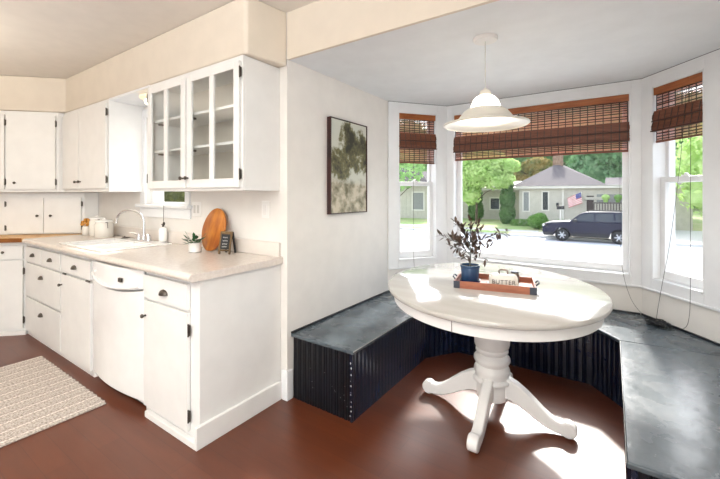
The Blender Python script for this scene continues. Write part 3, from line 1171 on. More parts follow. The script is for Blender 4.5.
# round cutting board leaning on the backsplash
r = thing('cutting_board', 'round honey-brown wooden cutting board leaning on the backsplash', 'cutting board', (-0.66, -0.075, 0.9155))
mb = MB().lathe([(0.124, 0), (0.131, 0.004), (0.131, 0.014), (0.124, 0.018)], 48, (0, 0, 0), sx=1.0, sy=1.19)
mb.xform(Matrix.Translation((0, 0, 0.156)) @ Matrix.Rotation(radians(90 - 14), 4, 'X'))
zmin = min(v[2] for v in mb.v)
mb.v = [(a, b, c_ - zmin) for a, b, c_ in mb.v]
mb.build('board', M['board'], r, smooth=True)

# small a-frame chalkboard sign
r = thing('easel_sign', 'small wood-framed black chalkboard sign on a folding stand', 'sign', (-0.46, -0.115, 0.9145), radians(22))
fr_ = MB()
# frame of two tall boards in an A shape
TL = radians(-13)
f1 = MB()
f1.box(-0.045, -0.032, -0.006, 0.006, 0.0, 0.155)
f1.box(0.032, 0.045, -0.006, 0.006, 0.0, 0.155)
f1.box(-0.032, 0.032, -0.006, 0.006, 0.135, 0.155)
f1.box(-0.032, 0.032, -0.006, 0.006, 0.02, 0.032)
f1.xform(Matrix.Translation((0, -0.038, 0.002)) @ Matrix.Rotation(TL, 4, 'X'))
f1.build('frame', M['signwood'], r, bevel=.003)
f2 = MB()
f2.box(-0.042, -0.028, -0.005, 0.005, 0.0, 0.15)
f2.box(0.028, 0.042, -0.005, 0.005, 0.0, 0.15)
f2.box(-0.028, 0.028, -0.005, 0.005, 0.1, 0.15)
f2.xform(Matrix.Translation((0, 0.045, 0.002)) @ Matrix.Rotation(-TL, 4, 'X'))
f2.build('rear_leg', M['chalk'], r, bevel=.002)
f3 = MB().box(-0.031, 0.031, -0.0075, -0.002, 0.033, 0.134)
f3.xform(Matrix.Translation((0, -0.038, 0.002)) @ Matrix.Rotation(TL, 4, 'X'))
bd_ = f3.build('chalkboard', M['chalk'], r)
f4 = MB()
random.seed(3)
for row, z in enumerate((0.112, 0.09, 0.068, 0.05)):
    pts = []
    for i in range(14):
        pts.append((-0.018 + 0.036 * i / 13, -0.0085, z + 0.005 * sin(i * 1.9 + row) + 0.002 * sin(i * 3.1)))
    f4.tube(pts, 0.0011, 5)
f4.xform(Matrix.Translation((0, -0.038, 0.002)) @ Matrix.Rotation(TL, 4, 'X'))
f4.build('chalk_lettering', M['chalkw'], bd_)


def leaf(mb, base, d, ln, wd, up=Vector((0, 0, 1)), curl=0.15):
    d = Vector(d).normalized()
    s = d.cross(up)
    if s.length < 1e-3:
        s = Vector((1, 0, 0))
    s.normalize()
    nn = s.cross(d)
    b = Vector(base)
    vs = [b, b + d * ln * .3 + s * wd * .42 + nn * ln * curl * .3, b + d * ln * .65 + s * wd * .45 + nn * ln * curl * .3,
          b + d * ln, b + d * ln * .65 - s * wd * .45 + nn * ln * curl * .3, b + d * ln * .3 - s * wd * .42 + nn * ln * curl * .3, b + d * ln * .5 - nn * ln * 0.0]
    mb.add(vs, [(0, 1, 6), (1, 2, 6), (2, 3, 6), (3, 4, 6), (4, 5, 6), (5, 0, 6)])


def rdir(rnd, zlo=-1, zhi=1):
    z = rnd.uniform(zlo, zhi)
    a = rnd.uniform(0, 2 * pi)
    q = sqrt(max(0, 1 - z * z))
    return Vector((q * cos(a), q * sin(a), z))


# small potted plant on the counter
r = thing('potted_plant', 'small leafy green plant in a white pot on the kitchen counter', 'plant', (-0.715, -0.195, 0.9145))
MB().lathe([(0.034, 0.0), (0.042, 0.004), (0.043, 0.06), (0.046, 0.068), (0.040, 0.068), (0.038, 0.06)], 28).build('pot', M['ceramicw'], r, smooth=True)
MB().lathe([(0.039, 0.056), (0.039, 0.06)], 20).build('soil', M['soil'], r)
rnd = random.Random(5)
mb = MB()
for i in range(34):
    d = rdir(rnd, 0.0, 0.9)
    ln = rnd.uniform(0.015, 0.08)
    p = Vector((0, 0, 0.062)) + Vector((d.x * ln, d.y * ln, d.z * ln * .9))
    mb.tube([(d.x * .01, d.y * .01, 0.06), p], 0.0012, 4)
    leaf(mb, p, d + Vector((0, 0, rnd.uniform(-.4, .5))), rnd.uniform(0.03, 0.052), rnd.uniform(0.018, 0.03))
mb.build('foliage', M['greenleaf'], r)

# white canisters with wire bails and gilt flowers
def canister(label, x, y, rr, hh, grp=None):
    r = thing('canister', label, 'canister', (x, y, 0.9145), 0, grp)
    MB().lathe([(rr * .92, 0), (rr, 0.008), (rr, hh * .86), (rr * .9, hh * .93), (rr * .86, hh)], 28).build('jar', M['ceramic'], r, smooth=True)
    MB().lathe([(rr * .92, hh), (rr * .95, hh + .008), (rr * .9, hh + .016), (0.02, hh + .022), (.012, hh + .03), (.014, hh + .038), (.004, hh + .042)], 28).build('lid', M['ceramicw'], r, smooth=True)
    b = MB().tube([(rr * 1.02 * cos(t), -rr * 1.02 * sin(t) * .3 - .0, hh * .98 + .0 * t) for t in [pi * i / 12 for i in range(13)]], 0.003, 6)
    b.tube([(rr * .99, 0, hh * .98), (rr * 1.12, -.004, hh * .80), (rr * 1.03, 0, hh * .62)], 0.0028, 6)
    b.build('wire_bail', M['pewter'], r, smooth=True)
    return r


canister('taller cream canister left of its twin in the kitchen corner', -2.47, -0.15, 0.062, 0.165)
canister('squat cream canister right of its twin near the sink', -2.28, -0.16, 0.078, 0.145)
r = thing('flower_bunch', 'bunch of golden dried flowers in a small cream jar beside the canisters', 'flowers', (-2.62, -0.185, 0.9145))
MB().lathe([(0.03, 0), (0.038, 0.01), (0.038, 0.075), (0.03, 0.09)], 20).build('jar', M['ceramic'], r, smooth=True)
mb = MB()
rnd = random.Random(8)
for i in range(26):
    d = rdir(rnd, 0.1, 1)
    c_ = Vector((0, 0, 0.10)) + Vector((d.x * .035, d.y * .035, d.z * .055))
    mb.tube([(0, 0, 0.08), c_], 0.0014, 4)
    mb.sphere(c_, rnd.uniform(.011, .018), seg=7, rings=5)
mb.build('blooms', M['amber'], r, smooth=True)
o = MB().lathe([(0.045, 0), (0.05, 0.01), (0.05, 0.12), (0.03, 0.14)], 20).build('wooden_utensil_crock', M['board'], smooth=True)
o.location = (-3.50, -0.90, 0.915)
tag(o, 'orange wooden crock at the far left end of the butcher block', 'crock')

# window latch cord hanging below the kitchen window
mb = MB().tube([(-1.395, -0.058, 1.228), (-1.395, -0.06, 1.10), (-1.393, -0.058, 1.085)], 0.0022, 6)
mb.sphere((-1.393, -0.058, 1.075), .010, .010, .016)
o = mb.build('hanging_tassel', M['cord'], smooth=True)
tag(o, 'dark cord with a small tassel hanging from the kitchen window sill', 'cord')

# rug
mb = MB()
rx0, rx1, ry0, ry1 = -2.105, -0.905, -1.50, -0.675
N_ = 60
top = [(rx0 + (rx1 - rx0) * i / N_, ry1 + (0.006 if i % 3 == 1 else -0.002)) for i in range(N_ + 1)]
bot = [(rx1 - (rx1 - rx0) * i / N_, ry0 + (-0.006 if i % 3 == 1 else 0.002)) for i in range(N_ + 1)]
mb.prism(top + bot, 0.001, 0.011)
o = mb.build('woven_rug', M['rug'], bevel=0.003)
tag(o, 'beige and white striped woven rug on the kitchen floor', 'rug')

# ------------------------------------------------------------------ picture
r = thing('framed_landscape', 'framed misty tree landscape canvas on the nook side wall', 'picture', (0.0, 0.40, 1.175))
W_, H_ = 0.485, 0.715
mb = MB()
f = 0.008
mb.box(0.001, 0.036, 0, f, 0, H_)
mb.box(0.001, 0.036, W_ - f, W_, 0, H_)
mb.box(0.001, 0.036, f, W_ - f, 0, f)
mb.box(0.001, 0.036, f, W_ - f, H_ - f, H_)
mb.build('frame', M['blackframe'], r)
MB().box(0.002, 0.030, f, W_ - f, f, H_ - f).build('canvas', M['canvas'], r)

# ------------------------------------------------------------------ bench
BH = 0.419
BT = 0.022
bench = thing('window_bench', 'navy beadboard built-in bench wrapping the bay under the windows', 'bench', (1.15, 1.5, 0))
IN = [(0.487, 0.04), (0.487, 1.07), (0.66, 1.325), (1.60, 1.325), (1.776, 1.10), (1.776, -0.155)]
OUTW = [(RX - .002, -0.155), (RX - .002, 1.286), (1.9125, 1.784), (0.3835, 1.784), (0.002, 1.286), (0.002, 0.04)]


def bead_panel(p, q, name, m, z0=0.0, z1=BH - BT, pitch=0.042, flip=1):
    """beadboard: boards with a narrow raised bead, running from p to q, thickness away from the room side"""
    px, py = p
    qx, qy = q
    Lg = sqrt((qx - px) ** 2 + (qy - py) ** 2)
    ang = atan2(qy - py, qx - px)
    n_ = max(2, int(round(Lg / pitch)))
    prof = []
    for i in range(n_):
        a = Lg * i / n_
        s = Lg / n_
        # groove, bead, groove, flat
        prof += [(a, 0.0), (a + s * .10, 0.006), (a + s * .16, 0.006), (a + s * .22, 0.0015), (a + s * .30, -0.0015), (a + s * .38, 0.0015), (a + s * .44, 0.006), (a + s * .50, 0.006), (a + s * .58, 0.0)]
    prof.append((Lg, 0.0))
    ol = [(x, y * 1.0) for x, y in prof] + [(Lg, 0.016), (0, 0.016)]
    ol = [(x, y * flip) for x, y in ol]
    mb = MB().prism(ol, z0, z1)
    mb.xform(Matrix.Translation((px, py, 0)) @ Matrix.Rotation(ang, 4, 'Z'))
    return P(bench, mb, name, m)


def inset(p, q, d):
    return p, q


S_ = 0.004
bead_panel((IN[0][0] - 0.004, IN[0][1]), (IN[1][0] - 0.004, IN[1][1]), 'front_panel', M['bench'])
bead_panel((IN[1][0] - .004, IN[1][1]), IN[2], 'front_panel', M['bench'])
bead_panel(IN[2], IN[3], 'front_panel', M['bench'], pitch=0.05)
bead_panel(IN[3], (IN[4][0] + .004, IN[4][1]), 'front_panel', M['bench'])
bead_panel((IN[4][0] + .004, IN[4][1]), (IN[5][0] + .004, IN[5][1]), 'front_panel', M['bench'])
bead_panel((0.016, IN[0][1] + .002), (IN[0][0] - .004, IN[0][1] + .002), 'end_panel', M['bench_end'])
bead_panel((IN[5][0] + .004, IN[5][1] + .002), (RX - .017, IN[5][1] + .002), 'end_panel', M['bench_end'])
# corner edging strips with paint chips
P(bench, MB().box(0.476, 0.487, 0.036, 0.048, 0, BH - BT), 'corner_strip', M['bench'], bevel=.003)
rnd = random.Random(2)
mb = MB()
for i in range(11):
    z = 0.03 + 0.34 * i / 11 + rnd.uniform(-.01, .01)
    s = rnd.uniform(.002, .0045)
    mb.sphere((0.478 + rnd.uniform(-.006, .006), 0.0352, z), s, .0012, s * rnd.uniform(1, 1.8), seg=6, rings=4)
for i in range(12):
    mb.sphere((rnd.uniform(.1, .46), 0.0412, rnd.uniform(.05, .25)), rnd.uniform(.001, .0025), .0012, .002, seg=6, rings=4)
P(bench, mb, 'paint_chip', M['chip'])['kind'] = 'stuff'


def lid(poly, label=None):
    mb = MB().prism(poly, BH - BT + .0005, BH)
    return P(bench, mb, 'seat_lid', M['bench_top'], bevel=0.005, seg=2)


OV = 0.010
# left lid, centre fixed top and right lid
lid([(0.002, 0.030), (0.487 + OV, 0.030), (0.487 + OV, 1.065), (0.002, 1.20)])
lid([(0.002, 1.203), (0.487 + OV, 1.068), (0.664, 1.315), (1.596, 1.315), (1.766, 1.098), (RX - .002, 1.15), (RX - .002, 1.286), (1.9125, 1.784), (0.3835, 1.784), (0.002, 1.286)])
lid([(1.766, 1.095), (1.766, -0.165), (RX - .002, -0.165), (RX - .002, 1.147)])
# worn pale front edges
mb = MB()
mb.box(0.4965, 0.4985, 0.032, 1.06, BH - 0.006, BH - 0.001)
P(bench, mb, 'worn_edge', M['chip'])
mb = MB()
mb.box(1.7645, 1.7665, -0.16, 1.09, BH - 0.006, BH - 0.001)
P(bench, mb, 'worn_edge', M['chip'])
for y in (0.16, 0.93):
    mb = MB()
    mb.box(0.03, 0.075, y - .02, y + .02, BH, BH + .003)
    mb.tube([(0.03, y - .022, BH + .004), (0.03, y + .022, BH + .004)], .004, 8)
    P(bench, mb, 'hinge', M['bench_top'])
# black moulding where bench meets the walls
mo = MB()
mo.box(0.0015, 0.014, 0.032, 1.285, BH, BH + .012)
mo.box(RX - .014, RX - .0015, -0.16, 1.28, BH, BH + .012)
mo.box(0.40, 1.90, 1.772, 1.7845, BH, BH + .012)
for k, e in (('left', 1), ('right', 1)):
    loc, rz, Lg = seg_frame(k)
    q = MB().box(0.004, Lg - .004, -0.013, -0.0015, BH, BH + .012)
    q.xform(Matrix.Translation(loc) @ Matrix.Rotation(rz, 4, 'Z'))
    mo.add(q.v, q.f)
P(bench, mo, 'wall_moulding', M['bench_end'])

# tangled cord on the bench
mb = MB()
rnd = random.Random(12)
p = Vector((1.93, 1.60, BH + .004))
pts = []
for i in range(60):
    a = i * 0.9
    pts.append((1.985 + .075 * cos(a * .37) * cos(a), 1.565 + .055 * sin(a * 1.13) - .045 * cos(a * .37), BH + .010 + .008 * (1 + sin(a * 2.1))))
mb.tube(pts, .0042, 6)
o = mb.build('tangled_cord', M['carblack'], smooth=True)
tag(o, 'tangled black cord heap on the bench in the right bay corner', 'cord')

# ------------------------------------------------------------------ table
TX, TY, TZ = 1.092, 0.655, 0.765
ta = atan2(-0.936, 0.353)       # direction of the long half axis
TA, TB = 0.735, 0.623
PX, PY = 1.125, 0.595
table = thing('pedestal_table', 'white painted oval pedestal dining table in the middle of the nook', 'table', (PX, PY, 0))


def ell(s, n=96, k=0.0):
    pts = []
    for i in range(n):
        t = 2 * pi * i / n
        a, b = (TA + s) * cos(t), (TB + s) * sin(t)
        pts.append((TX - PX + a * cos(ta) - b * sin(ta), TY - PY + a * sin(ta) + b * cos(ta)))
    return pts


def ring_solid(levels, mi=0, mb=None, clip=None):
    """stack of ellipse outlines (inset, z) closed with caps; clip keeps y above/below a line"""
    mb = mb or MB()
    n = 96
    vs = []
    for s, z in levels:
        for (x, y) in ell(s, n):
            if clip == 'back': y = max(y, YSEAM + .0007)
            if clip == 'front': y = min(y, YSEAM - .0007)
            vs.append((x, y, z))
    fs = []
    for i in range(len(levels) - 1):
        for k in range(n):
            k2 = (k + 1) % n
            fs.append((i * n + k, i * n + k2, (i + 1) * n + k2, (i + 1) * n + k))
    fs.append(tuple(range(n - 1, -1, -1)))
    fs.append(tuple((len(levels) - 1) * n + k for k in range(n)))
    mb.add(vs, fs)
    return mb


YSEAM = 0.612 - PY
prof = [(-0.035, TZ - 0.032), (-0.014, TZ - 0.030), (-0.004, TZ - 0.024), (0.0, TZ - 0.016), (0.0, TZ - 0.008), (-0.003, TZ - 0.002), (-0.008, TZ)]
for c_ in ('back', 'front'):
    o = ring_solid(prof, clip=c_)
    bm = bmesh.new()
    me = bpy.data.meshes.new('t')
    me.from_pydata(o.v, [], o.f)
    bm.from_mesh(me)
    bmesh.ops.remove_doubles(bm, verts=bm.verts, dist=1e-6)
    bmesh.ops.dissolve_degenerate(bm, edges=bm.edges, dist=1e-6)
    me2 = bpy.data.meshes.new('tabletop')
    bm.to_mesh(me2)
    bm.free()
    me2.materials.append(M['table'])
    me2.polygons.foreach_set('use_smooth', [True] * len(me2.polygons))
    me2.set_sharp_from_angle(angle=radians(30))
    ob = bpy.data.objects.new('tabletop', me2)
    COL.objects.link(ob)
    ob.parent = table
# apron: hollow ring
n = 96
o_, i_ = ell(-0.038, n), ell(-0.060, n)
vs = [(x, y, z) for z in (TZ - 0.088, TZ - 0.0325) for (x, y) in o_] + [(x, y, z) for z in (TZ - 0.088, TZ - 0.0325) for (x, y) in i_]
fs = []
for k in range(n):
    k2 = (k + 1) % n
    fs += [(k, k2, n + k2, n + k), (2 * n + k2, 2 * n + k, 3 * n + k, 3 * n + k2), (k2, k, 2 * n + k, 2 * n + k2), (n + k, n + k2, 3 * n + k2, 3 * n + k)]
MB().add(vs, fs).build('apron', M['tableleg'], table, smooth=True)
# apron joint notch strip
ang0 = None
best = min(ell(-0.037, 360), key=lambda p: (p[0] + PX - 1.10) ** 2 + (p[1] + PY - (-0.03)) ** 2)
MB().box(best[0] - .0012, best[0] + .0012, best[1] - .003, best[1] + .006, TZ - .0875, TZ - .034).build('apron_joint', M['seam'], table)
# cross bearers under the top
mb = MB()
mb.box(-0.045, 0.045, -0.42, 0.42, TZ - .09, TZ - .0325)
mb.box(-0.30, -.046, -0.05, 0.05, TZ - .07, TZ - .0325)
mb.box(.046, 0.30, -0.05, 0.05, TZ - .07, TZ - .0325)
mb.build('bearer', M['tableleg'], table)
prof = [(0.075, 0.10), (0.088, 0.105), (0.088, 0.195), (0.094, 0.20), (0.108, 0.206), (0.110, 0.216), (0.104, 0.225), (0.092, 0.229), (0.097, 0.24), (0.104, 0.262), (0.102, 0.28),
        (0.092, 0.296), (0.087, 0.302), (0.089, 0.308), (0.099, 0.316), (0.105, 0.328), (0.104, 0.342), (0.096, 0.354), (0.086, 0.360), (0.083, 0.368), (0.088, 0.374), (0.094, 0.382), (0.093, 0.392),
        (0.086, 0.398), (0.087, 0.404), (0.097, 0.410), (0.101, 0.424), (0.102, 0.46), (0.100, 0.52), (0.096, 0.60), (0.094, 0.66), (0.10, 0.674)]
MB().lathe(prof, 48).build('pedestal', M['tableleg'], table, smooth=True, angle=50)


def table_leg(ang, rf=0.405):
    # S-curved cabriole foot: centre line (r, z, half width)
    C_ = [(0.05, 0.185, 0.070), (0.085, 0.182, 0.064), (0.125, 0.172, 0.056), (0.17, 0.150, 0.049), (0.215, 0.120, 0.043), (0.26, 0.088, 0.038), (0.305, 0.062, 0.034), (0.34, 0.050, 0.031), (0.372, 0.046, 0.031)]
    k = rf / 0.405
    up, dn = [], []
    for i, (r_, z, h) in enumerate(C_):
        a = C_[max(0, i - 1)]
        b = C_[min(len(C_) - 1, i + 1)]
        d = Vector((b[0] - a[0], b[1] - a[1])).normalized()
        nn = Vector((-d.y, d.x))
        up.append((r_ * k + nn.x * h, z + nn.y * h))
        dn.append((r_ * k - nn.x * h, z - nn.y * h))
    # scroll toe
    toe = []
    cx_, cz_, rr = rf, 0.048, 0.042
    for i in range(13):
        t = radians(120 - 245 * i / 12)
        toe.append((cx_ + rr * cos(t), cz_ + rr * sin(t)))
    ol = up + toe + list(reversed(dn))
    ol = [(x, max(0.004, z)) for x, z in ol]
    mb = MB()
    hw = 0.028
    mb.prism(ol, -hw, hw, ax='y')
    mb.xform(Matrix.Rotation(ang, 4, 'Z'))
    return mb.build('leg', M['tableleg'], table, bevel=0.009, seg=3, smooth=True)


for a, rf in ((180, 0.405), (0, 0.405), (-88, 0.40), (90, 0.40)):
    table_leg(radians(a), rf)

# ------------------------------------------------------------------ tray, plant, butter dish
TR = atan2(0.09, 0.42)
tl = Vector((0.955, 0.445, 0))
tdir = Vector((cos(TR), sin(TR), 0))
tn = Vector((-sin(TR), cos(TR), 0))
TLN, TWD = 0.425, 0.26
r = thing('serving_tray', 'rectangular reddish wooden serving tray with dark metal corners on the table', 'tray', (tl.x, tl.y, TZ + .0005), TR)
MB().box(0.0, TLN, 0.0, TWD, 0.0, 0.012).build('base', M['tray'], r, bevel=.001)
mb = MB()
mb.box(0.0, TLN, -0.010, -0.0005, 0.0, 0.042)
mb.box(0.0, TLN, TWD + .0005, TWD + 0.010, 0.0, 0.042)
mb.box(-0.010, -.0005, -0.010, TWD + 0.010, 0.0, 0.042)
mb.box(TLN + .0005, TLN + 0.010, -0.010, TWD + 0.010, 0.0, 0.042)
mb.build('side_rail', M['tray'], r, bevel=.001)
for cx_, cy_ in ((-0.010, -0.010), (TLN + 0.010, -0.010), (-0.010, TWD + 0.010), (TLN + 0.010, TWD + 0.010)):
    sx = 1 if cx_ < 0 else -1
    sy = 1 if cy_ < 0 else -1
    q = MB()
    q.box(cx_ - sx * .002, cx_ + sx * .034, cy_ - sy * .002, cy_, 0.001, 0.0425)
    q.box(cx_ - sx * .002, cx_, cy_, cy_ + sy * .034, 0.001, 0.0425)
    q.build('corner_bracket', M['iron'], r)
for xx, s in ((-0.012, -1), (TLN + 0.012, 1)):
    q = MB().tube([(xx, 0.09, 0.03), (xx + s * .016, 0.092, 0.045), (xx + s * .018, 0.13, 0.05), (xx + s * .016, 0.168, 0.045), (xx, 0.17, 0.03)], .0045, 8)
    q.build('handle', M['iron'], r, smooth=True)

tz = TZ + 0.0130


def tp(u, v):
    q = tl + tdir * u + tn * v
    return (q.x, q.y, tz)


# butter dish
bx = tp(0.262, 0.105)
r = thing('butter_dish', 'cream ceramic butter dish with looped handle lid lettered BUTTER', 'butter dish', bx, TR + radians(3))
MB().box(-0.092, 0.092, -0.052, 0.052, 0.0, 0.010).build('plate', M['ceramic'], r, bevel=.004)
mb = MB()
lv = [(0.083, 0.044, 0.0105), (0.081, 0.042, 0.050), (0.072, 0.036, 0.066), (0.058, 0.026, 0.070)]
pts = []
nseg = 32
for a_, b_, z in lv:
    for k in range(nseg):
        t = 2 * pi * k / nseg
        c4, s4 = cos(t), sin(t)
        e_ = 0.35
        pts.append((a_ * (abs(c4) ** e_) * (1 if c4 >= 0 else -1), b_ * (abs(s4) ** e_) * (1 if s4 >= 0 else -1), z))
fs = [(i * nseg + k, i * nseg + (k + 1) % nseg, (i + 1) * nseg + (k + 1) % nseg, (i + 1) * nseg + k) for i in range(3) for k in range(nseg)]
fs += [tuple(range(nseg - 1, -1, -1)), tuple(3 * nseg + k for k in range(nseg))]
mb.add(pts, fs)
ld = mb.build('lid', M['ceramic'], r, smooth=True, angle=50)
q = MB().tube([(-0.022, 0, 0.066), (-0.024, 0, 0.088), (-0.016, 0, 0.094), (0.016, 0, 0.094), (0.024, 0, 0.088), (0.022, 0, 0.066)], .005, 8)
q.build('handle', M['crock'], ld, smooth=True)


def text_mesh(s, size, m, parent, loc, rot, name, ext=0.0006):
    cu = bpy.data.curves.new(name, 'FONT')
    cu.body = s
    cu.size = size
    cu.extrude = ext
    cu.align_x = 'CENTER'
    cu.space_character = 1.1
    ob = bpy.data.objects.new('tmp', cu)
    COL.objects.link(ob)
    dg = bpy.context.evaluated_depsgraph_get()
    me = bpy.data.meshes.new_from_object(ob.evaluated_get(dg))
    bpy.data.objects.remove(ob, do_unlink=True)
    me.materials.clear()
    me.materials.append(m)
    t = bpy.data.objects.new(name, me)
    COL.objects.link(t)
    t.parent = parent
    t.location = loc
    t.rotation_euler = rot
    return t


tt = text_mesh('BUTTER', 0.036, M['letter'], ld, (0, -0.0440, 0.017), (pi / 2 - .03, 0, 0), 'lettering')
tt.scale = (0.95, 1.0, 1.0)
# small crock and salt shaker behind
o = thing('small_crock', 'small brown lidded crock behind the butter dish on the tray', 'crock', tp(0.325, 0.21))
MB().lathe([(0.022, 0), (0.028, 0.006), (0.028, 0.055), (0.020, 0.062)], 20).build('jar', M['crock'], o, smooth=True)
MB().lathe([(0.024, 0.0625), (0.024, 0.070), (0.005, 0.074)], 20).build('lid', M['iron'], o, smooth=True)

# olive tree in a blue pot
pb = tp(0.070, 0.115)
r = thing('potted_olive', 'slim dark-leaved olive plant in a glazed blue pot on the tray', 'plant', pb)
MB().lathe([(0.052, 0.0), (0.060, 0.004), (0.062, 0.020), (0.056, 0.020), (0.054, 0.008)], 36).build('saucer', M['saucer'], r, smooth=True)
MB().lathe([(0.046, 0.010), (0.052, 0.014), (0.056, 0.095), (0.060, 0.098), (0.060, 0.110), (0.053, 0.110), (0.050, 0.097)], 36).build('pot', M['pot'], r, smooth=True)
MB().lathe([(0.049, 0.090), (0.049, 0.097)], 24).build('soil', M['soil'], r)
st_ = MB()
st_.tube([(0, 0, 0.095), (0.003, 0, 0.15), (0, 0, 0.24), (0.004, 0, 0.33)], [.0042, .0036, .003, .002], 7)
lf = MB()
rnd = random.Random(21)
VR = Vector((cos(0.5984), sin(0.5984), 0))     # the long branches reach along the nook diagonal
br_ = []
for (dx, dz, z0, ln, dep) in ((0.8, 0.35, .20, .21, 0.0), (0.95, 0.5, .23, .25, -.15), (-0.9, 0.55, .2, .22, .1), (-0.8, 0.8, .17, .20, -.2), (-0.3, 1.0, .22, .17, .3), (0.3, 1.0, .24, .16, -.3), (-0.7, 0.3, .18, .14, .4),
                              (0.5, 0.15, .17, .12, .5), (0.1, .5, .2, .13, -.9), (-.1, .6, .2, .13, .9), (0.9, .05, .15, .10, -.1), (-.5, .1, .16, .12, -.5), (.55, .8, .22, .16, .2), (-.55, .9, .24, .18, 0), (0, 1, .3, .1, 0), (.4, .6, .2, .1, .4), (-.4, .5, .2, .1, .6)):
    d = VR * dx + Vector((0, 0, dz)) + Vector((-sin(.5984), cos(.5984), 0)) * dep
    d.normalize()
    p0 = Vector((0, 0, z0))
    pts = []
    for i in range(6):
        s = i / 5
        pts.append(p0 + d * ln * s + Vector((0, 0, -0.10 * ln * s * s)))
    st_.tube(pts, [.0022, .002, .0018, .0015, .0012, .0008], 5)
    nl = int(ln / 0.0085)
    for i in range(nl):
        s = 0.15 + 0.85 * i / nl
        q = p0 + d * ln * s + Vector((0, 0, -0.10 * ln * s * s))
        dd = d * .6 + rdir(rnd) * 0.9
        leaf(lf, q, dd, rnd.uniform(.034, .060), rnd.uniform(.015, .022), curl=.1)
st_.build('stem', M['stem'], r, smooth=True)
lf.build('foliage', M['oliveleaf'], r)

# ------------------------------------------------------------------ pendant lamp
LX, LY = 1.143, 0.39
r = thing('pendant_lamp', 'cream bell-shaped pendant lamp hanging over the table', 'lamp', (LX, LY, 1.70))
MB().lathe([(0.060, HN - .018 - 1.70), (0.066, HN - .010 - 1.70), (0.066, HN - 1.70 - .0005)], 36).build('canopy', M['lampwhite'], r, smooth=True)
MB().tube([(0, 0, HN - .018 - 1.70), (0, 0, 0.21)], .0032, 8).build('cord', M['cordw'], r)
MB().lathe([(0.030, 0.172), (0.030, 0.186), (0.026, 0.196), (0.014, 0.204), (0.006, 0.212)], 24).build('cap', M['shade_glass'], r, smooth=True)
o = MB().lathe([(0.080, 0.098), (0.078, 0.112), (0.068, 0.140), (0.052, 0.160), (0.032, 0.172)], 40, caps=False)
o = o.build('glass_neck', M['frost'], r, smooth=True)
bell = [(0.228, 0.008), (0.226, 0.013), (0.195, 0.020), (0.162, 0.031), (0.145, 0.044), (0.134, 0.060), (0.118, 0.080), (0.099, 0.094), (0.081, 0.100)]
inner = [(r_ - .006 if r_ > .1 else r_ - .003, z - .005) for r_, z in reversed(bell)]
MB().lathe(bell + inner + [(0.228, 0.008)], 56, caps=False).build('shade', M['shade_glass'], r, smooth=True, angle=60)
MB().lathe([(.016, .165), (.028, .145), (.032, .130), (.026, .112), (.006, .104)], 20).build('bulb', mat('warm_bulb', (255, 240, 214), 0.4, emit=2.0), r, smooth=True)
MB().lathe([(.014, .1655), (.014, .17)], 16).build('socket', M['lampwhite'], r)
pl = bpy.data.lights.new('pendant_bulb', 'POINT')
pl.energy = 4.5
pl.color = (1.0, 0.95, 0.88)
pl.shadow_soft_size = 0.035
po = bpy.data.objects.new('pendant_bulb', pl)
COL.objects.link(po)
po.parent = r
po.location = (0, 0, 0.09)


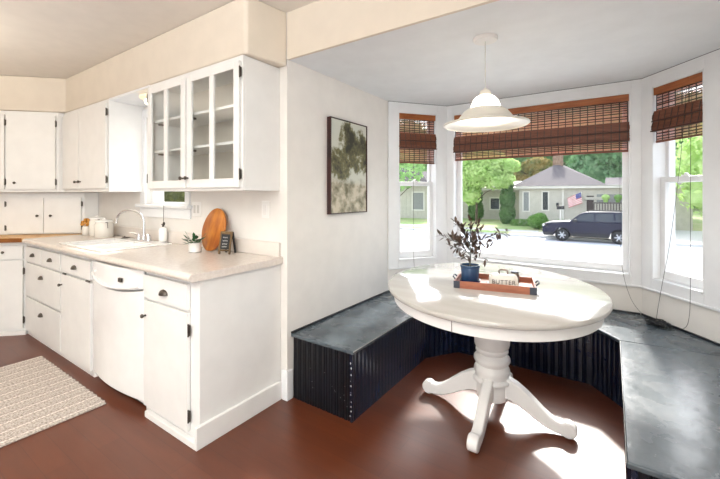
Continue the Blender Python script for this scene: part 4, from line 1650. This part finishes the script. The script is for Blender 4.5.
# ------------------------------------------------------------------ woven shades
def shade(k, label, z_fold, z_bot, seed, cords):
    loc, rz, Lg = seg_frame(k)
    t0, t1 = OPEN[k]
    a, b = t0 + 0.014, t1 - 0.014
    zt = ZT - 0.013
    r = thing('woven_blind', label, 'blind', ((loc[0] + (t0 + t1) / 2 * cos(rz)), loc[1] + (t0 + t1) / 2 * sin(rz), zt), rz)
    h = (b - a) / 2
    rnd = random.Random(seed)
    y0 = 0.004
    MB().box(-h, h, y0 - 0.012, y0, -0.052, 0.0).build('valance', M['bamboo_v'], r, bevel=.002)
    # open weave from the valance down
    mb = MB()
    z = -0.05
    zf = z_fold - zt
    zb_ = z_bot - zt
    fine = MB()

    def stick(m_, zc, th, w0, tl_, ya):
        m_.add([(-w0, ya, zc + tl_), (w0, ya, zc - tl_), (w0, ya + .0035, zc - tl_), (-w0, ya + .0035, zc + tl_),
                (-w0, ya, zc + tl_ - th), (w0, ya, zc - tl_ - th), (w0, ya + .0035, zc - tl_ - th), (-w0, ya + .0035, zc + tl_ - th)],
               [(0, 1, 2, 3), (7, 6, 5, 4), (0, 4, 5, 1), (1, 5, 6, 2), (2, 6, 7, 3), (3, 7, 4, 0)])
    while z > zb_ + .006:
        th = rnd.uniform(.006, .0085)
        stick(mb, z, th, h - .006, rnd.uniform(-.001, .001), y0 + .004)
        z -= th + .0015
        for q in range(rnd.choice((1, 2, 2, 3))):
            if z < zb_ + .005: break
            stick(fine, z, .0034, h - .007, rnd.uniform(-.0006, .0006), y0 + .0045)
            z -= .0034 + rnd.uniform(.0010, .0024)
    mb.build('weave', M['bamboo_d'], r)
    fine.build('reed', M['reed'], r)
    wp = MB()
    nw = max(3, int(round(2 * h / 0.052)))
    for i in range(nw + 1):
        x = -h + 0.008 + (2 * h - .016) * i / nw
        wp.box(x - .0032, x + .0032, y0 + .0022, y0 + .0038, zb_ + .004, -0.05)
    wp.build('warp_string', M['cord'], r)
    # gathered folds: dense slats bulging towards the room
    fd = MB()
    folds = [(zf, zf - 0.075, 0.022), (zf - 0.068, zf - 0.145, 0.030)]
    for (za, zb2, bul) in folds:
        nsl = 13
        for i in range(nsl):
            s = (i + .5) / nsl
            zc = za + (zb2 - za) * s
            yy = y0 - 0.004 - bul * sin(pi * min(1, s * 1.0)) ** .6 * (0.35 + .65 * s)
            dw = rnd.uniform(-.002, .002)
            fd.box(-h - .004 + dw, h + .004 + dw, yy - .0022, yy + .0022, zc - .0027, zc + .0031)
        fd.box(-h, h, y0 - .003, y0 + .001, zb2 + .004, za - .002)
    for i in range(nw + 1):
        x = -h + 0.008 + (2 * h - .016) * i / nw
        for (za, zb2, bul) in folds:
            fd.add([(x - .0022, y0 - bul - .0085, zb2 + .006), (x + .0022, y0 - bul - .0085, zb2 + .006), (x + .0022, y0 - bul * .55 - .0085, za - .012), (x - .0022, y0 - bul * .55 - .0085, za - .012),
                     (x - .0022, y0 - bul - .006, zb2 + .006), (x + .0022, y0 - bul - .006, zb2 + .006), (x + .0022, y0 - bul * .55 - .006, za - .012), (x - .0022, y0 - bul * .55 - .006, za - .012)],
                    [(0, 1, 2, 3), (7, 6, 5, 4), (0, 4, 5, 1), (1, 5, 6, 2), (2, 6, 7, 3), (3, 7, 4, 0)], 1)
    fd.build('fold', [M['bamboo'], M['cord']], r)
    sl_ = MB()
    for (za, zb2, bul) in folds:
        sl_.box(-h - .003, h + .003, y0 - bul - .006, y0 - .004, zb2 - .004, zb2 + .004)
    sl_.build('fold_batten', M['bamboo_d'], r)
    MB().box(-h + .004, h - .004, y0 - .001, y0 + .010, zb_ - .008, zb_ + .006).build('bottom_bar', M['bamboo'], r, bevel=.002)
    for pts in cords:
        # cord points are given in world space
        mtx = (Matrix.Translation(r.location) @ Matrix.Rotation(rz, 4, 'Z')).inverted()
        q = [mtx @ Vector(p) for p in pts]
        # smooth the way points
        sm = []
        for i in range(len(q) - 1):
            for j in range(6):
                t = j / 6
                p0 = q[max(0, i - 1)]
                p1, p2 = q[i], q[i + 1]
                p3 = q[min(len(q) - 1, i + 2)]
                sm.append(0.5 * ((2 * p1) + (-p0 + p2) * t + (2 * p0 - 5 * p1 + 4 * p2 - p3) * t * t + (-p0 + 3 * p1 - 3 * p2 + p3) * t ** 3))
        sm.append(q[-1])
        MB().tube(sm, .0014, 6).build('pull_cord', M['cord'], r, smooth=True)
    return r


shade('left', 'narrow brown woven bamboo shade in the left bay window', 1.905, 1.625, 1,
      [[(0.165, 1.475, 2.03), (0.178, 1.468, 1.6), (0.180, 1.460, 1.2), (0.182, 1.455, 0.80), (0.200, 1.44, 0.62)]])
shade('center', 'wide brown woven bamboo shade across the picture window', 1.875, 1.655, 2,
      [[(1.775, 1.762, 2.03), (1.775, 1.755, 1.6), (1.775, 1.745, 1.2), (1.785, 1.735, 0.80), (1.84, 1.69, 0.55), (1.93, 1.62, 0.435)]])
shade('right', 'dark brown woven bamboo shade in the right bay window', 1.92, 1.70, 3,
      [[(2.125, 1.485, 2.02), (2.095, 1.52, 1.5), (2.05, 1.56, 1.0), (2.015, 1.60, 0.72), (1.99, 1.585, 0.55), (1.975, 1.56, 0.44)],
       [(2.145, 1.455, 2.02), (2.140, 1.45, 1.4), (2.138, 1.44, 0.9), (2.132, 1.43, 0.55), (2.10, 1.45, 0.45), (2.03, 1.52, 0.432)]])

# ================================================================== outside
GZ = -1.4
mb = MB().box(-70, 60, 8.0, 24.0, GZ - .2, GZ)
tag(mb.build('street', M['road']), 'pale sunlit concrete street beyond the bay window', 'street', kind='structure')
mb = MB().box(-70, 60, 1.99, 7.99, GZ - .25, GZ - .03)  # unseen; paved instead of lawn to keep green bounce off the nook ceiling
tag(mb.build('bounce_ground', M['walkway']), 'unseen pale ground below the bay, added to keep green bounce off the ceiling', 'ground_patch', kind='structure')
mb = MB().box(-70, 60, 24.01, 24.2, GZ - .2, GZ + .13)
tag(mb.build('curb', M['walkway'], bevel=.02), 'concrete curb on the far side of the street', 'curb', kind='structure')
mb = MB()
mb.add([(-70, 24.21, GZ + .12), (60, 24.21, GZ + .12), (60, 30, -1.0), (-70, 30, -1.0), (-70, 95, 0.5), (60, 95, .5), (-70, 24.21, GZ - .3), (60, 24.21, GZ - .3), (-70, 95, GZ - .3), (60, 95, GZ - .3)],
       [(0, 1, 2, 3), (3, 2, 5, 4), (6, 7, 1, 0), (6, 8, 9, 7), (8, 4, 5, 9), (6, 0, 3, 4, 8), (7, 9, 5, 2, 1)])
tag(mb.build('far_lawn', M['lawn']), 'sunlit lawn in front of the house across the street', 'lawn', kind='structure')


def gy(y):
    return GZ + .12 + (y - 24.21) / (30 - 24.21) * (GZ * -1 - .12 - 1.0) if y < 30 else -1.0 + (y - 30) / 65 * 1.5


# driveway strip and walkway on the far lawn
mb = MB()
mb.add([(-2.6, 24.2, GZ + .125), (6.5, 24.2, GZ + .125), (6.5, 29.9, -0.99), (-1.4, 29.9, -.99), (-2.6, 24.2, GZ), (6.5, 24.2, GZ), (6.5, 29.9, -1.2), (-1.4, 29.9, -1.2)],
       [(0, 1, 2, 3), (4, 7, 6, 5), (0, 4, 5, 1), (1, 5, 6, 2), (2, 6, 7, 3), (3, 7, 4, 0)])
tag(mb.build('driveway', M['walkway']), 'pale concrete driveway behind the parked car', 'driveway', kind='structure')
mb = MB()
mb.add([(-60, 25.3, gy(25.3) + .015), (-2.4, 25.3, gy(25.3) + .015), (-2.4, 26.3, gy(26.3) + .015), (-60, 26.3, gy(26.3) + .015),
        (-60, 25.3, gy(25.3) - .1), (-2.4, 25.3, gy(25.3) - .1), (-2.4, 26.3, gy(26.3) - .1), (-60, 26.3, gy(26.3) - .1)],
       [(0, 1, 2, 3), (4, 7, 6, 5), (0, 4, 5, 1), (1, 5, 6, 2), (2, 6, 7, 3), (3, 7, 4, 0)])
tag(mb.build('sidewalk', M['walkway']), 'pale sidewalk crossing the far lawn', 'sidewalk', kind='structure')

# ---- house across the street
HB, HE = -1.05, 1.80
r = thing('house', 'grey-beige single storey house with hipped roof across the street', 'house', (-1.0, 30, HB))
L = WP(r)
YH = 30.0


def vsiding(x0, x1, y, z0, z1):
    mb = MB().box(x0, x1, y, y + .2, z0, z1)
    n_ = int((x1 - x0) / .4)
    for i in range(1, n_):
        x = x0 + (x1 - x0) * i / n_
        mb.box(x - .025, x + .025, y - .02, y, z0, z1)
    return mb


P(r, vsiding(-4.45, 6.0, YH, HB - .3, HE), 'front_wall', M['siding'])
P(r, MB().box(-4.45, -4.25, YH + .2, 38, HB - .3, HE), 'side_wall', M['siding'])
P(r, MB().box(-4.6, 6.2, YH - .5, YH + .1, HE, HE + .22), 'fascia', M['eaves'])
rf = MB()
zA = HE + .18
rf.add([(-4.9, YH - .6, zA), (1.5, YH - .6, zA), (1.5, 41.0, zA), (-4.9, 41.0, zA), (-2.3, 34.6, 4.0), (-1.9, 36.2, 4.0)],
       [(0, 1, 4), (1, 2, 5, 4), (2, 3, 5), (3, 0, 4, 5), (0, 3, 2, 1)])
P(r, rf, 'roof', M['roof'])
rf = MB()
rf.add([(1.3, YH - .6, zA), (6.5, YH - .6, zA), (6.5, 39, zA), (1.3, 39, zA), (1.3, 33, 2.65), (5.5, 33, 2.65)],
       [(0, 1, 5, 4), (1, 2, 5), (2, 3, 4, 5), (3, 0, 4), (0, 3, 2, 1)])
P(r, rf, 'roof', M['roof'])
P(r, MB().box(-2.55, -1.8, 34.3, 35.0, 3.3, 4.95).box(-2.62, -1.73, 34.2, 35.1, 4.95, 5.08), 'chimney', M['brick'])
for vx, vy, vz in ((-3.0, 32.3, 3.1), (-0.9, 32.6, 3.2)):
    P(r, MB().box(vx - .12, vx + .12, vy, vy + .3, vz - .35, vz - .05), 'roof_vent', M['eaves'])


def hwin(x0, x1, z0, z1, m, y=YH, t=.09):
    mb = MB()
    mb.box(x0 - t, x0, y - .06, y, z0 - t, z1 + t)
    mb.box(x1, x1 + t, y - .06, y, z0 - t, z1 + t)
    mb.box(x0, x1, y - .06, y, z1, z1 + t)
    mb.box(x0, x1, y - .06, y, z0 - t, z0)
    w_ = P(r, mb, 'window', M['eaves'])
    l = r.location
    MB().box(x0, x1, y - .03, y - .005, z0, z1).build('pane', m, w_, off=(l.x, l.y, l.z))


hwin(-4.10, -3.72, 0.05, 1.52, M['greypane'])
hwin(-2.72, -2.36, 0.15, 1.52, M['darkpane'])
P(r, MB().box(-1.40, -1.28, YH - .09, YH, HB, HE), 'corner_board', M['eaves'])
P(r, MB().box(-1.30, 1.2, YH - .08, YH, 0.95, 1.15), 'brise_lattice', M['siding'])
P(r, MB().box(0.18, 0.62, YH - .05, YH - .002, HB, 1.25), 'doorway', M['darkdoor'])
P(r, MB().box(0.8, 5.0, YH - .05, YH - .002, 0.72, 1.35), 'carport_opening', M['greypane'])
P(r, MB().box(-1.78, -1.62, YH - .2, YH - .001, 0.42, 0.70), 'porch_lantern', M['carblack'])
# left wing
P(r, vsiding(-10.8, -4.6, 33.0, HB - .3, 1.72), 'wing_wall', M['siding'])
P(r, MB().box(-10.9, -4.5, 32.4, 33.1, 1.72, 1.95), 'wing_fascia', M['eaves'])
rf = MB()
rf.add([(-11.2, 32.3, 1.94), (-4.3, 32.3, 1.94), (-4.3, 39, 1.94), (-11.2, 39, 1.94), (-9.5, 35.5, 2.6), (-4.6, 35.5, 2.6)],
       [(0, 1, 5, 4), (1, 2, 5), (2, 3, 4, 5), (3, 0, 4), (0, 3, 2, 1)])
P(r, rf, 'wing_roof', M['eaves'])
hwin(-7.45, -6.70, 0.02, 0.98, M['darkpane'], y=33.0, t=.12)

# deck railing
r = thing('deck_railing', 'dark wooden slatted railing behind the parked car', 'railing', (4, 28.8, -1))
mb = MB()
x = 0.65
while x < 3.7:
    mb.box(x, x + .07, 28.8, 28.85, -1.0, 0.70)
    x += .16
P(r, mb, 'slats', M['railwood'])
P(r, MB().box(.6, 3.75, 28.77, 28.88, .70, .80), 'top_rail', M['railwood'])
rp = random.Random(4)
for i, (x, c_) in enumerate(((2.05, 'shrub'), (2.75, 'fl_red'), (1.35, 'maple'))):
    mb = MB().lathe([(.12, 0), (.16, .22)], 12, (x, 28.825, .8005))
    mb.sphere((x, 28.825, 1.15), .26, .22, .20, seg=9, rings=6)
    o = mb.build('planter', M[c_])
    tag(o, ['green-leaved planter on the deck rail', 'red-flowering planter on the deck rail', 'small yellow-green planter on the deck rail'][i], 'planter')

# flag
r = thing('flag', 'striped flag with blue canton hanging slanted from a pole on the house', 'flag', (-0.1, 29.3, 1.25))
MB().tube([(0.12, 0.68, -.35), (-0.02, -.02, 0.28)], .025, 8).build('pole', M['eaves'], r)
mb = MB()
nx, nz = 18, 13
for i in range(nx + 1):
    for j in range(nz + 1):
        u, v = i / nx, j / nz
        mb.v.append((-1.0 * u * .85 + .10 * v - 0.05, .08 * sin(u * 9 + v * 2) + .0, 0.25 - .45 * u - .78 * v * (1 - .12 * u)))
for i in range(nx):
    for j in range(nz):
        a = i * (nz + 1) + j
        mb.f.append((a, a + 1, a + nz + 2, a + nz + 1))
        mi = 2 if (i < 7 and j < 6) else (0 if j % 2 == 0 else 1)
        mb.mi.append(mi)
o = mb.build('cloth', [M['fl_red'], M['fl_white'], M['fl_blue']], r, smooth=True)
sm_ = o.modifiers.new('thick', 'SOLIDIFY')
sm_.thickness = .012
# mailbox
r = thing('mailbox', 'dark mailbox on a white post behind the parked car', 'mailbox', (-1.10, 26.0, gy(26)))
MB().box(-.05, .05, -.05, .05, 0, 1.55).build('post', M['eaves'], r)
MB().box(-.22, .22, -.1, .1, 1.55, 1.78).build('box', M['carblack'], r, bevel=.03)


# ---- vegetation
def cloud(mb, blobs, n, size, rnd, flat=0.0):
    tot = sum(b[3] * b[4] * b[5] for b in blobs)
    for b in blobs:
        k = int(n * b[3] * b[4] * b[5] / tot) + 1
        for _ in range(k):
            d = rdir(rnd)
            q = rnd.uniform(.55, 1.0) ** .5
            c_ = Vector((b[0] + d.x * b[3] * q, b[1] + d.y * b[4] * q, b[2] + d.z * b[5] * q))
            nrm = (d + rdir(rnd) * .9).normalized()
            t = nrm.cross(rdir(rnd))
            if t.length < .01: continue
            t.normalize()
            s2 = nrm.cross(t)
            s = size * rnd.uniform(.6, 1.3)
            mb.add([c_ - t * s, c_ + s2 * s * .55, c_ + t * s, c_ - s2 * s * .55], [(0, 1, 2, 3)])


def tree(name, label, cat, x, y, z0, blobs, n, size, mkey, trunk=None, seed=0, group=None):
    rnd = random.Random(seed)
    r = thing(name, label, cat, (x, y, z0), 0, group)
    mb = MB()
    cloud(mb, blobs, int(n * 1.3), size, rnd)
    for b in blobs:
        if n < 1000 or min(b[3:6]) < .45: continue
        sg, rg = 18, 11
        base_i = len(mb.v)
        sph = MB().sphere((0, 0, 0), 1, seg=sg, rings=rg)
        vs = []
        for v in sph.v:
            v = Vector(v)
            k = .80 + .13 * sin(v.x * 5.1 + b[0]) * cos(v.y * 4.3 + b[2]) + .08 * sin(v.z * 7.7 + v.x * 3)
            vs.append((b[0] + v.x * b[3] * k, b[1] + v.y * b[4] * k, b[2] + v.z * b[5] * k))
        mb.add(vs, sph.f)
    mb.build('foliage', M[mkey], r)
    if trunk:
        t = MB()
        t.tube([(0, 0, -.2), (0.05, 0, trunk[0] * .5), (-.03, .02, trunk[0])], [trunk[1], trunk[1] * .8, trunk[1] * .5], 9)
        for k in range(5):
            a = k * 1.3
            zz = trunk[0] * (.55 + .09 * k)
            t.tube([(0, 0, zz), (cos(a) * trunk[2] * .5, sin(a) * trunk[2] * .4, zz + trunk[2] * .45), (cos(a) * trunk[2], sin(a) * trunk[2] * .8, zz + trunk[2] * .7)],
                   [trunk[1] * .45, trunk[1] * .3, trunk[1] * .12], 6)
        t.build('trunk', M['bark'], r, smooth=True)
    return r


tree('maple_tree', 'bright yellow-green leafy tree standing left of the house front', 'tree', -7.4, 28.4, gy(28.4),
     [(0, 0, 4.3, 2.4, 1.9, 1.4), (1.6, 0, 3.6, 1.4, 1.2, .8), (-1.2, 0, 3.2, 1.2, 1.2, 1.0), (.9, -.3, 5.0, 1.7, 1.4, .9), (-.4, 0, 2.4, .8, .8, .9), (2.5, 0, 4.6, .9, .9, .6)], 6500, .15, 'maple', (3.4, .11, 1.6), 1)
tree('columnar_shrub', 'tall ivy-green columnar shrub against the house wing', 'shrub', -5.25, 29.6, -1.0,
     [(0, 0, .8, .62, .5, 1.0), (0, 0, 2.0, .60, .5, 1.1), (0, 0, 3.2, .5, .45, .9)], 2600, .10, 'ivy', (2.5, .07, .3), 2)
tree('ivy_shrub', 'green climbing shrub under the yellow-green tree', 'shrub', -8.2, 31.0, -1.0,
     [(0, 0, .9, .7, .5, 1.1), (0, 0, 2.2, .6, .5, 1.0)], 1800, .10, 'ivy', (1.5, .06, .3), 22)
tree('round_shrub', 'round bright green shrub in front of the house', 'shrub', -2.65, 27.2, gy(27.2),
     [(0, 0, .55, .72, .6, .55), (.15, 0, .8, .45, .45, .4)], 2200, .06, 'shrub', (.5, .04, .2), 3)
tree('low_hedge', 'low sparse grass hedge along the house wall left of the round shrub', 'shrub', -4.0, 28.7, gy(28.7),
     [(0, 0, .2, .9, .4, .35), (2.6, .3, .2, .6, .4, .4)], 1400, .06, 'shrub', None, 31)
bgt = [
    ('broad dark green tree rising behind the left end of the house', -16, 46, [(0, 0, 7, 6, 4, 5), (3, -2, 4, 4, 3, 4)], 'forest2'),
    ('mixed olive and dark green tree behind the chimney', -6.5, 56, [(0, 0, 8.5, 5.5, 4, 6.0), (3, 0, 6, 4.5, 3, 5)], 'forest'),
    ('tall dark tree right of the chimney', 3.2, 46, [(0, 0, 8, 5.0, 4, 6), (-2, 0, 4, 4, 3, 4)], 'forest'),
    ('paler green tree behind the right part of the house', 12.5, 55.5, [(0, 0, 8, 6.0, 4, 6.5), (-2, 0, 4, 4, 3, 4)], 'forest2'),
    ('wide green tree beyond the right bay window', 17, 40, [(0, 0, 6, 6, 4, 5.0), (-3, 0, 4, 4, 3, 4)], 'maple'),
    ('high dark tree at the far left behind the fence', -28, 56, [(0, 0, 8, 6, 4, 7), (4, 0, 5, 5, 3, 5)], 'forest2'),
    ('golden olive tree top above the roof left of the chimney', -5.2, 43.5, [(0, 0, 4.9, 1.9, 1.2, 1.3), (-1.2, 0, 4.3, 1.3, 1, 1.1)], 'autumn'),
    ('wide dark tree closing the view between the far trees', -14.5, 67, [(0, 0, 7, 6, 4, 7)], 'forest'),
    ('wide dark tree closing the view on the right', 10, 67, [(0, 0, 8, 8, 4, 8)], 'forest'),
    ('bright tree in front of the right end of the house', 7.6, 26.5, [(0, 0, 4.4, 3.2, 2.2, 2.6), (-1.2, 0, 2.6, 1.6, 1.5, 1.4), (1.5, 0, 1.8, 2.2, 2, 1.4)], 'maple'),
    ('tall tree closing the view straight behind the chimney', -1.5, 78, [(0, 0, 11, 9, 4, 11)], 'forest'),
    ('thin open-crowned tree seen through the left bay window', -14.2, 27.5, [(0, 0, 4.6, 2.6, 1.8, 1.9)], 'forest2'),
]
for i, (lb, x, y, bl, mk) in enumerate(bgt):
    nn = 4600 if y > 38 else 2600
    if 'thin open' in lb: nn = 900
    sz = .34 if y > 38 else .17
    if 'golden' in lb: nn, sz = 1600, .18
    tree('garden_tree', lb, 'tree', x, y, gy(y), bl, nn, sz, mk, (bl[0][2] * .8, .22 if y > 38 else .10, 2.0), 40 + i)

# neighbour house on the left, seen through the left bay window
r = thing('house', 'pale house with white window frames beyond the left bay window', 'house', (-17, 31, -1.2))
L = WP(r)
P(r, vsiding(-24, -12.6, 31, -1.5, 2.2), 'front_wall', M['siding'])
rf = MB()
rf.add([(-24.4, 30.4, 2.2), (-12.2, 30.4, 2.2), (-12.2, 38, 2.2), (-24.4, 38, 2.2), (-21, 34, 4.3), (-15.5, 34, 4.3)],
       [(0, 1, 5, 4), (1, 2, 5), (2, 3, 4, 5), (3, 0, 4), (0, 3, 2, 1)])
P(r, rf, 'roof', M['roof'])
hwin(-14.3, -13.2, -0.1, 1.5, M['greypane'], y=31.0, t=.13)
hwin(-17.0, -16.0, -0.1, 1.5, M['greypane'], y=31.0, t=.13)

# neighbour wall and hedge seen through the kitchen window
r = thing('neighbour_house', 'pale blue-grey siding house beside the kitchen window', 'house', (-11.5, 5.2, GZ))
mb = MB()
z = 0
while z < 5.5:
    mb.box(-3.5, 3.0, 0, .2, z, z + .145)
    mb.box(-3.5, 3.0, .01, .19, z + .145, z + .16)
    z += .16
mb.build('wall', M['bluehouse'], r)
tree('tall_hedge', 'dark olive-green hedge outside the kitchen window', 'hedge', -6.3, 3.3, GZ,
     [(0, 0, 2.2, 1.25, .8, 2.3), (1.1, .2, 2.2, .8, .7, 2.0)], 9000, .055, 'darkhedge', (2.5, .08, .5), 77)

# ---- parked SUV
CZ = GZ
r = thing('car', 'dark blue sport utility vehicle parked on the far side of the street', 'car', (0.66, 23.8, CZ))
# side profile of the lower body and greenhouse, x forward is -x
HWD = 0.9
low = [(-2.38, .42), (-2.42, .55), (-2.41, .84), (-2.33, 1.0), (-2.0, 1.09), (-1.15, 1.16), (-0.95, 1.16), (0.0, 1.16), (1.2, 1.16), (2.0, 1.16), (2.22, 1.14), (2.32, .95), (2.34, .55), (2.30, .38)]


def arch(cx_, rr, n=10):
    return [(cx_ + rr * cos(pi * i / n), .36 + rr * sin(pi * i / n)) for i in range(n + 1)]


bot = [(2.30, .38)] + [p for p in arch(1.37, .43)] + [(0.9, .30), (-0.9, .30)] + [p for p in arch(-1.37, .43)] + [(-1.85, .34)]
ol = low + bot[1:]
mb = MB()
n = len(ol)
vs = []
for (yy, sh) in ((-HWD, .985), (-HWD + .06, 1.0), (HWD - .06, 1.0), (HWD, .985)):
    for x, z in ol:
        vs.append((x * sh, yy, .36 + (z - .36) * (sh if z > .4 else 1)))
fs = [tuple(range(n)), tuple(3 * n + k for k in reversed(range(n)))]
for j in range(3):
    for k in range(n):
        k2 = (k + 1) % n
        fs.append((j * n + k, (j + 1) * n + k, (j + 1) * n + k2, j * n + k2))
mb.add(vs, fs)
body = mb.build('body', M['carpaint'], r, bevel=.03, smooth=True, seg=2)
gh = [(-0.98, 1.15), (-0.45, 1.62), (-0.15, 1.72), (1.0, 1.745), (1.85, 1.71), (2.05, 1.60), (2.22, 1.15)]
mb = MB()
n = len(gh)
vs = []
for x, z in gh:
    ins = .10 + (z - 1.15) * .24
    vs.append((x, -HWD + ins - .06, z))
for x, z in gh:
    ins = .10 + (z - 1.15) * .24
    vs.append((x, HWD - ins + .06, z))
fs = [tuple(range(n - 1, -1, -1)), tuple(n + k for k in range(n))] + [(k, (k + 1) % n, n + (k + 1) % n, n + k) for k in range(n)]
mb.add(vs, fs)
mb.build('cabin', M['carpaint'], r, bevel=.03, smooth=True, seg=2)


def side_pane(pts, s=-1, name='window'):
    vs = []
    for x, z in pts:
        y = HWD - (.10 + (z - 1.15) * .24) + .075
        vs.append((x, s * y, z))
    for x, z in pts:
        y = HWD - (.10 + (z - 1.15) * .24) + .045
        vs.append((x, s * y, z))
    k = len(pts)
    fs = [tuple(range(k)), tuple(k + i for i in reversed(range(k)))] + [(i, k + i, k + (i + 1) % k, (i + 1) % k) for i in range(k)]
    MB().add(vs, fs).build(name, M['carglass'], r)


for s in (-1, 1):
    side_pane([(-0.80, 1.20), (-0.38, 1.58), (-0.12, 1.64), (0.22, 1.65), (0.22, 1.20)], s)
    side_pane([(0.30, 1.20), (0.30, 1.65), (1.12, 1.66), (1.16, 1.20)], s)
    side_pane([(1.24, 1.20), (1.20, 1.65), (1.80, 1.62), (2.02, 1.20)], s)
wsv = [(-0.93, -.68, 1.20), (-0.93, .68, 1.20), (-0.47, .58, 1.605), (-0.47, -.58, 1.605)]
MB().add([(a - .02, b, c_) for a, b, c_ in wsv] + [(a + .03, b, c_ - .02) for a, b, c_ in wsv], [(0, 3, 2, 1), (4, 5, 6, 7), (0, 1, 5, 4), (1, 2, 6, 5), (2, 3, 7, 6), (3, 0, 4, 7)]).build('windscreen', M['carglass'], r)
for wx in (-1.37, 1.37):
    for s in (-1, 1):
        mb = MB().lathe([(.20, -.11), (.33, -.11), (.36, -.08), (.36, .08), (.33, .11), (.20, .11)], 28)
        mb.xform(Matrix.Translation((wx, s * (HWD - .12), .36)) @ Matrix.Rotation(pi / 2, 4, 'X'))
        w_ = mb.build('wheel', M['tyre'], r, smooth=True)
        mb = MB()
        mb.lathe([(.215, -.02), (.24, .0), (.235, .02), (.20, .015), (.19, -.02)], 28, caps=True)
        for k in range(6):
            a = k * pi / 3
            q = MB().box(.02, .21, -.028, .028, .018, .04).xform(Matrix.Rotation(a, 4, 'Z'))
            mb.add(q.v, q.f)
        mb.lathe([(.06, .0), (.06, .05), (.03, .06)], 16)
        mb.xform(Matrix.Translation((wx, s * (HWD - .03), .36)) @ Matrix.Rotation(pi / 2 * (1 if s < 0 else -1), 4, 'X'))
        mb.build('rim', M['rim'], w_, smooth=True)
for s in (-1, 1):
    for (a, b) in ((-2.36, -1.82), (1.83, 2.33), (-0.92, 0.92)):
        MB().box(a, b, s * HWD - .02, s * HWD + .02, .32, .52).build('lower_trim', M['carblack'], r, bevel=.01)
    MB().box(-2.40, -2.12, s * (HWD - .12) - .12, s * (HWD - .12) + .135, .82, .97).build('headlight', M['headlight'], r, bevel=.02)
    MB().box(2.24, 2.345, s * (HWD - .10) - .08, s * (HWD - .10) + .09, .85, 1.10).build('tail_light', M['fl_red'], r, bevel=.01)
    MB().box(-0.78, -0.60, s * (HWD + .10) - .10, s * (HWD + .10) + .05, 1.14, 1.30).build('side_mirror', M['carblack'], r, bevel=.02)
    MB().tube([(-.1, s * .60, 1.75), (0.0, s * .60, 1.79), (1.6, s * .60, 1.80), (1.75, s * .60, 1.74)], .02, 8).build('roof_rail', M['carblack'], r)
    for x in (0.26, 1.20):
        MB().box(x - .004, x + .004, s * HWD - .008, s * HWD + .004, .42, 1.12).build('door_seam', M['carblack'], r)
    for x in (0.10, 1.05):
        MB().box(x - .10, x + .06, s * HWD - .02, s * HWD + .02, 1.00, 1.035).build('door_handle', M['carblack'], r)
MB().box(-2.44, -2.38, -.45, .45, .55, .78).build('grille', M['carblack'], r, bevel=.01)

GR = {'base_cabinet': 'base cabinets along the kitchen counter', 'wall_cabinet': 'wall cabinets under the soffit', 'woven_blind': 'woven blinds in the bay',
      'canister': 'cream canisters in the kitchen corner', 'garden_tree': 'garden trees behind and beside the houses', 'planter': 'planters on the deck railing',
      'wall_plate': 'electrical plates on the kitchen wall', 'house': 'houses across the street'}
for o in list(COL.objects):
    k = o.name.split('.')[0]
    if o.parent is None and k in GR and 'kind' not in o:
        o['group'] = GR[k]
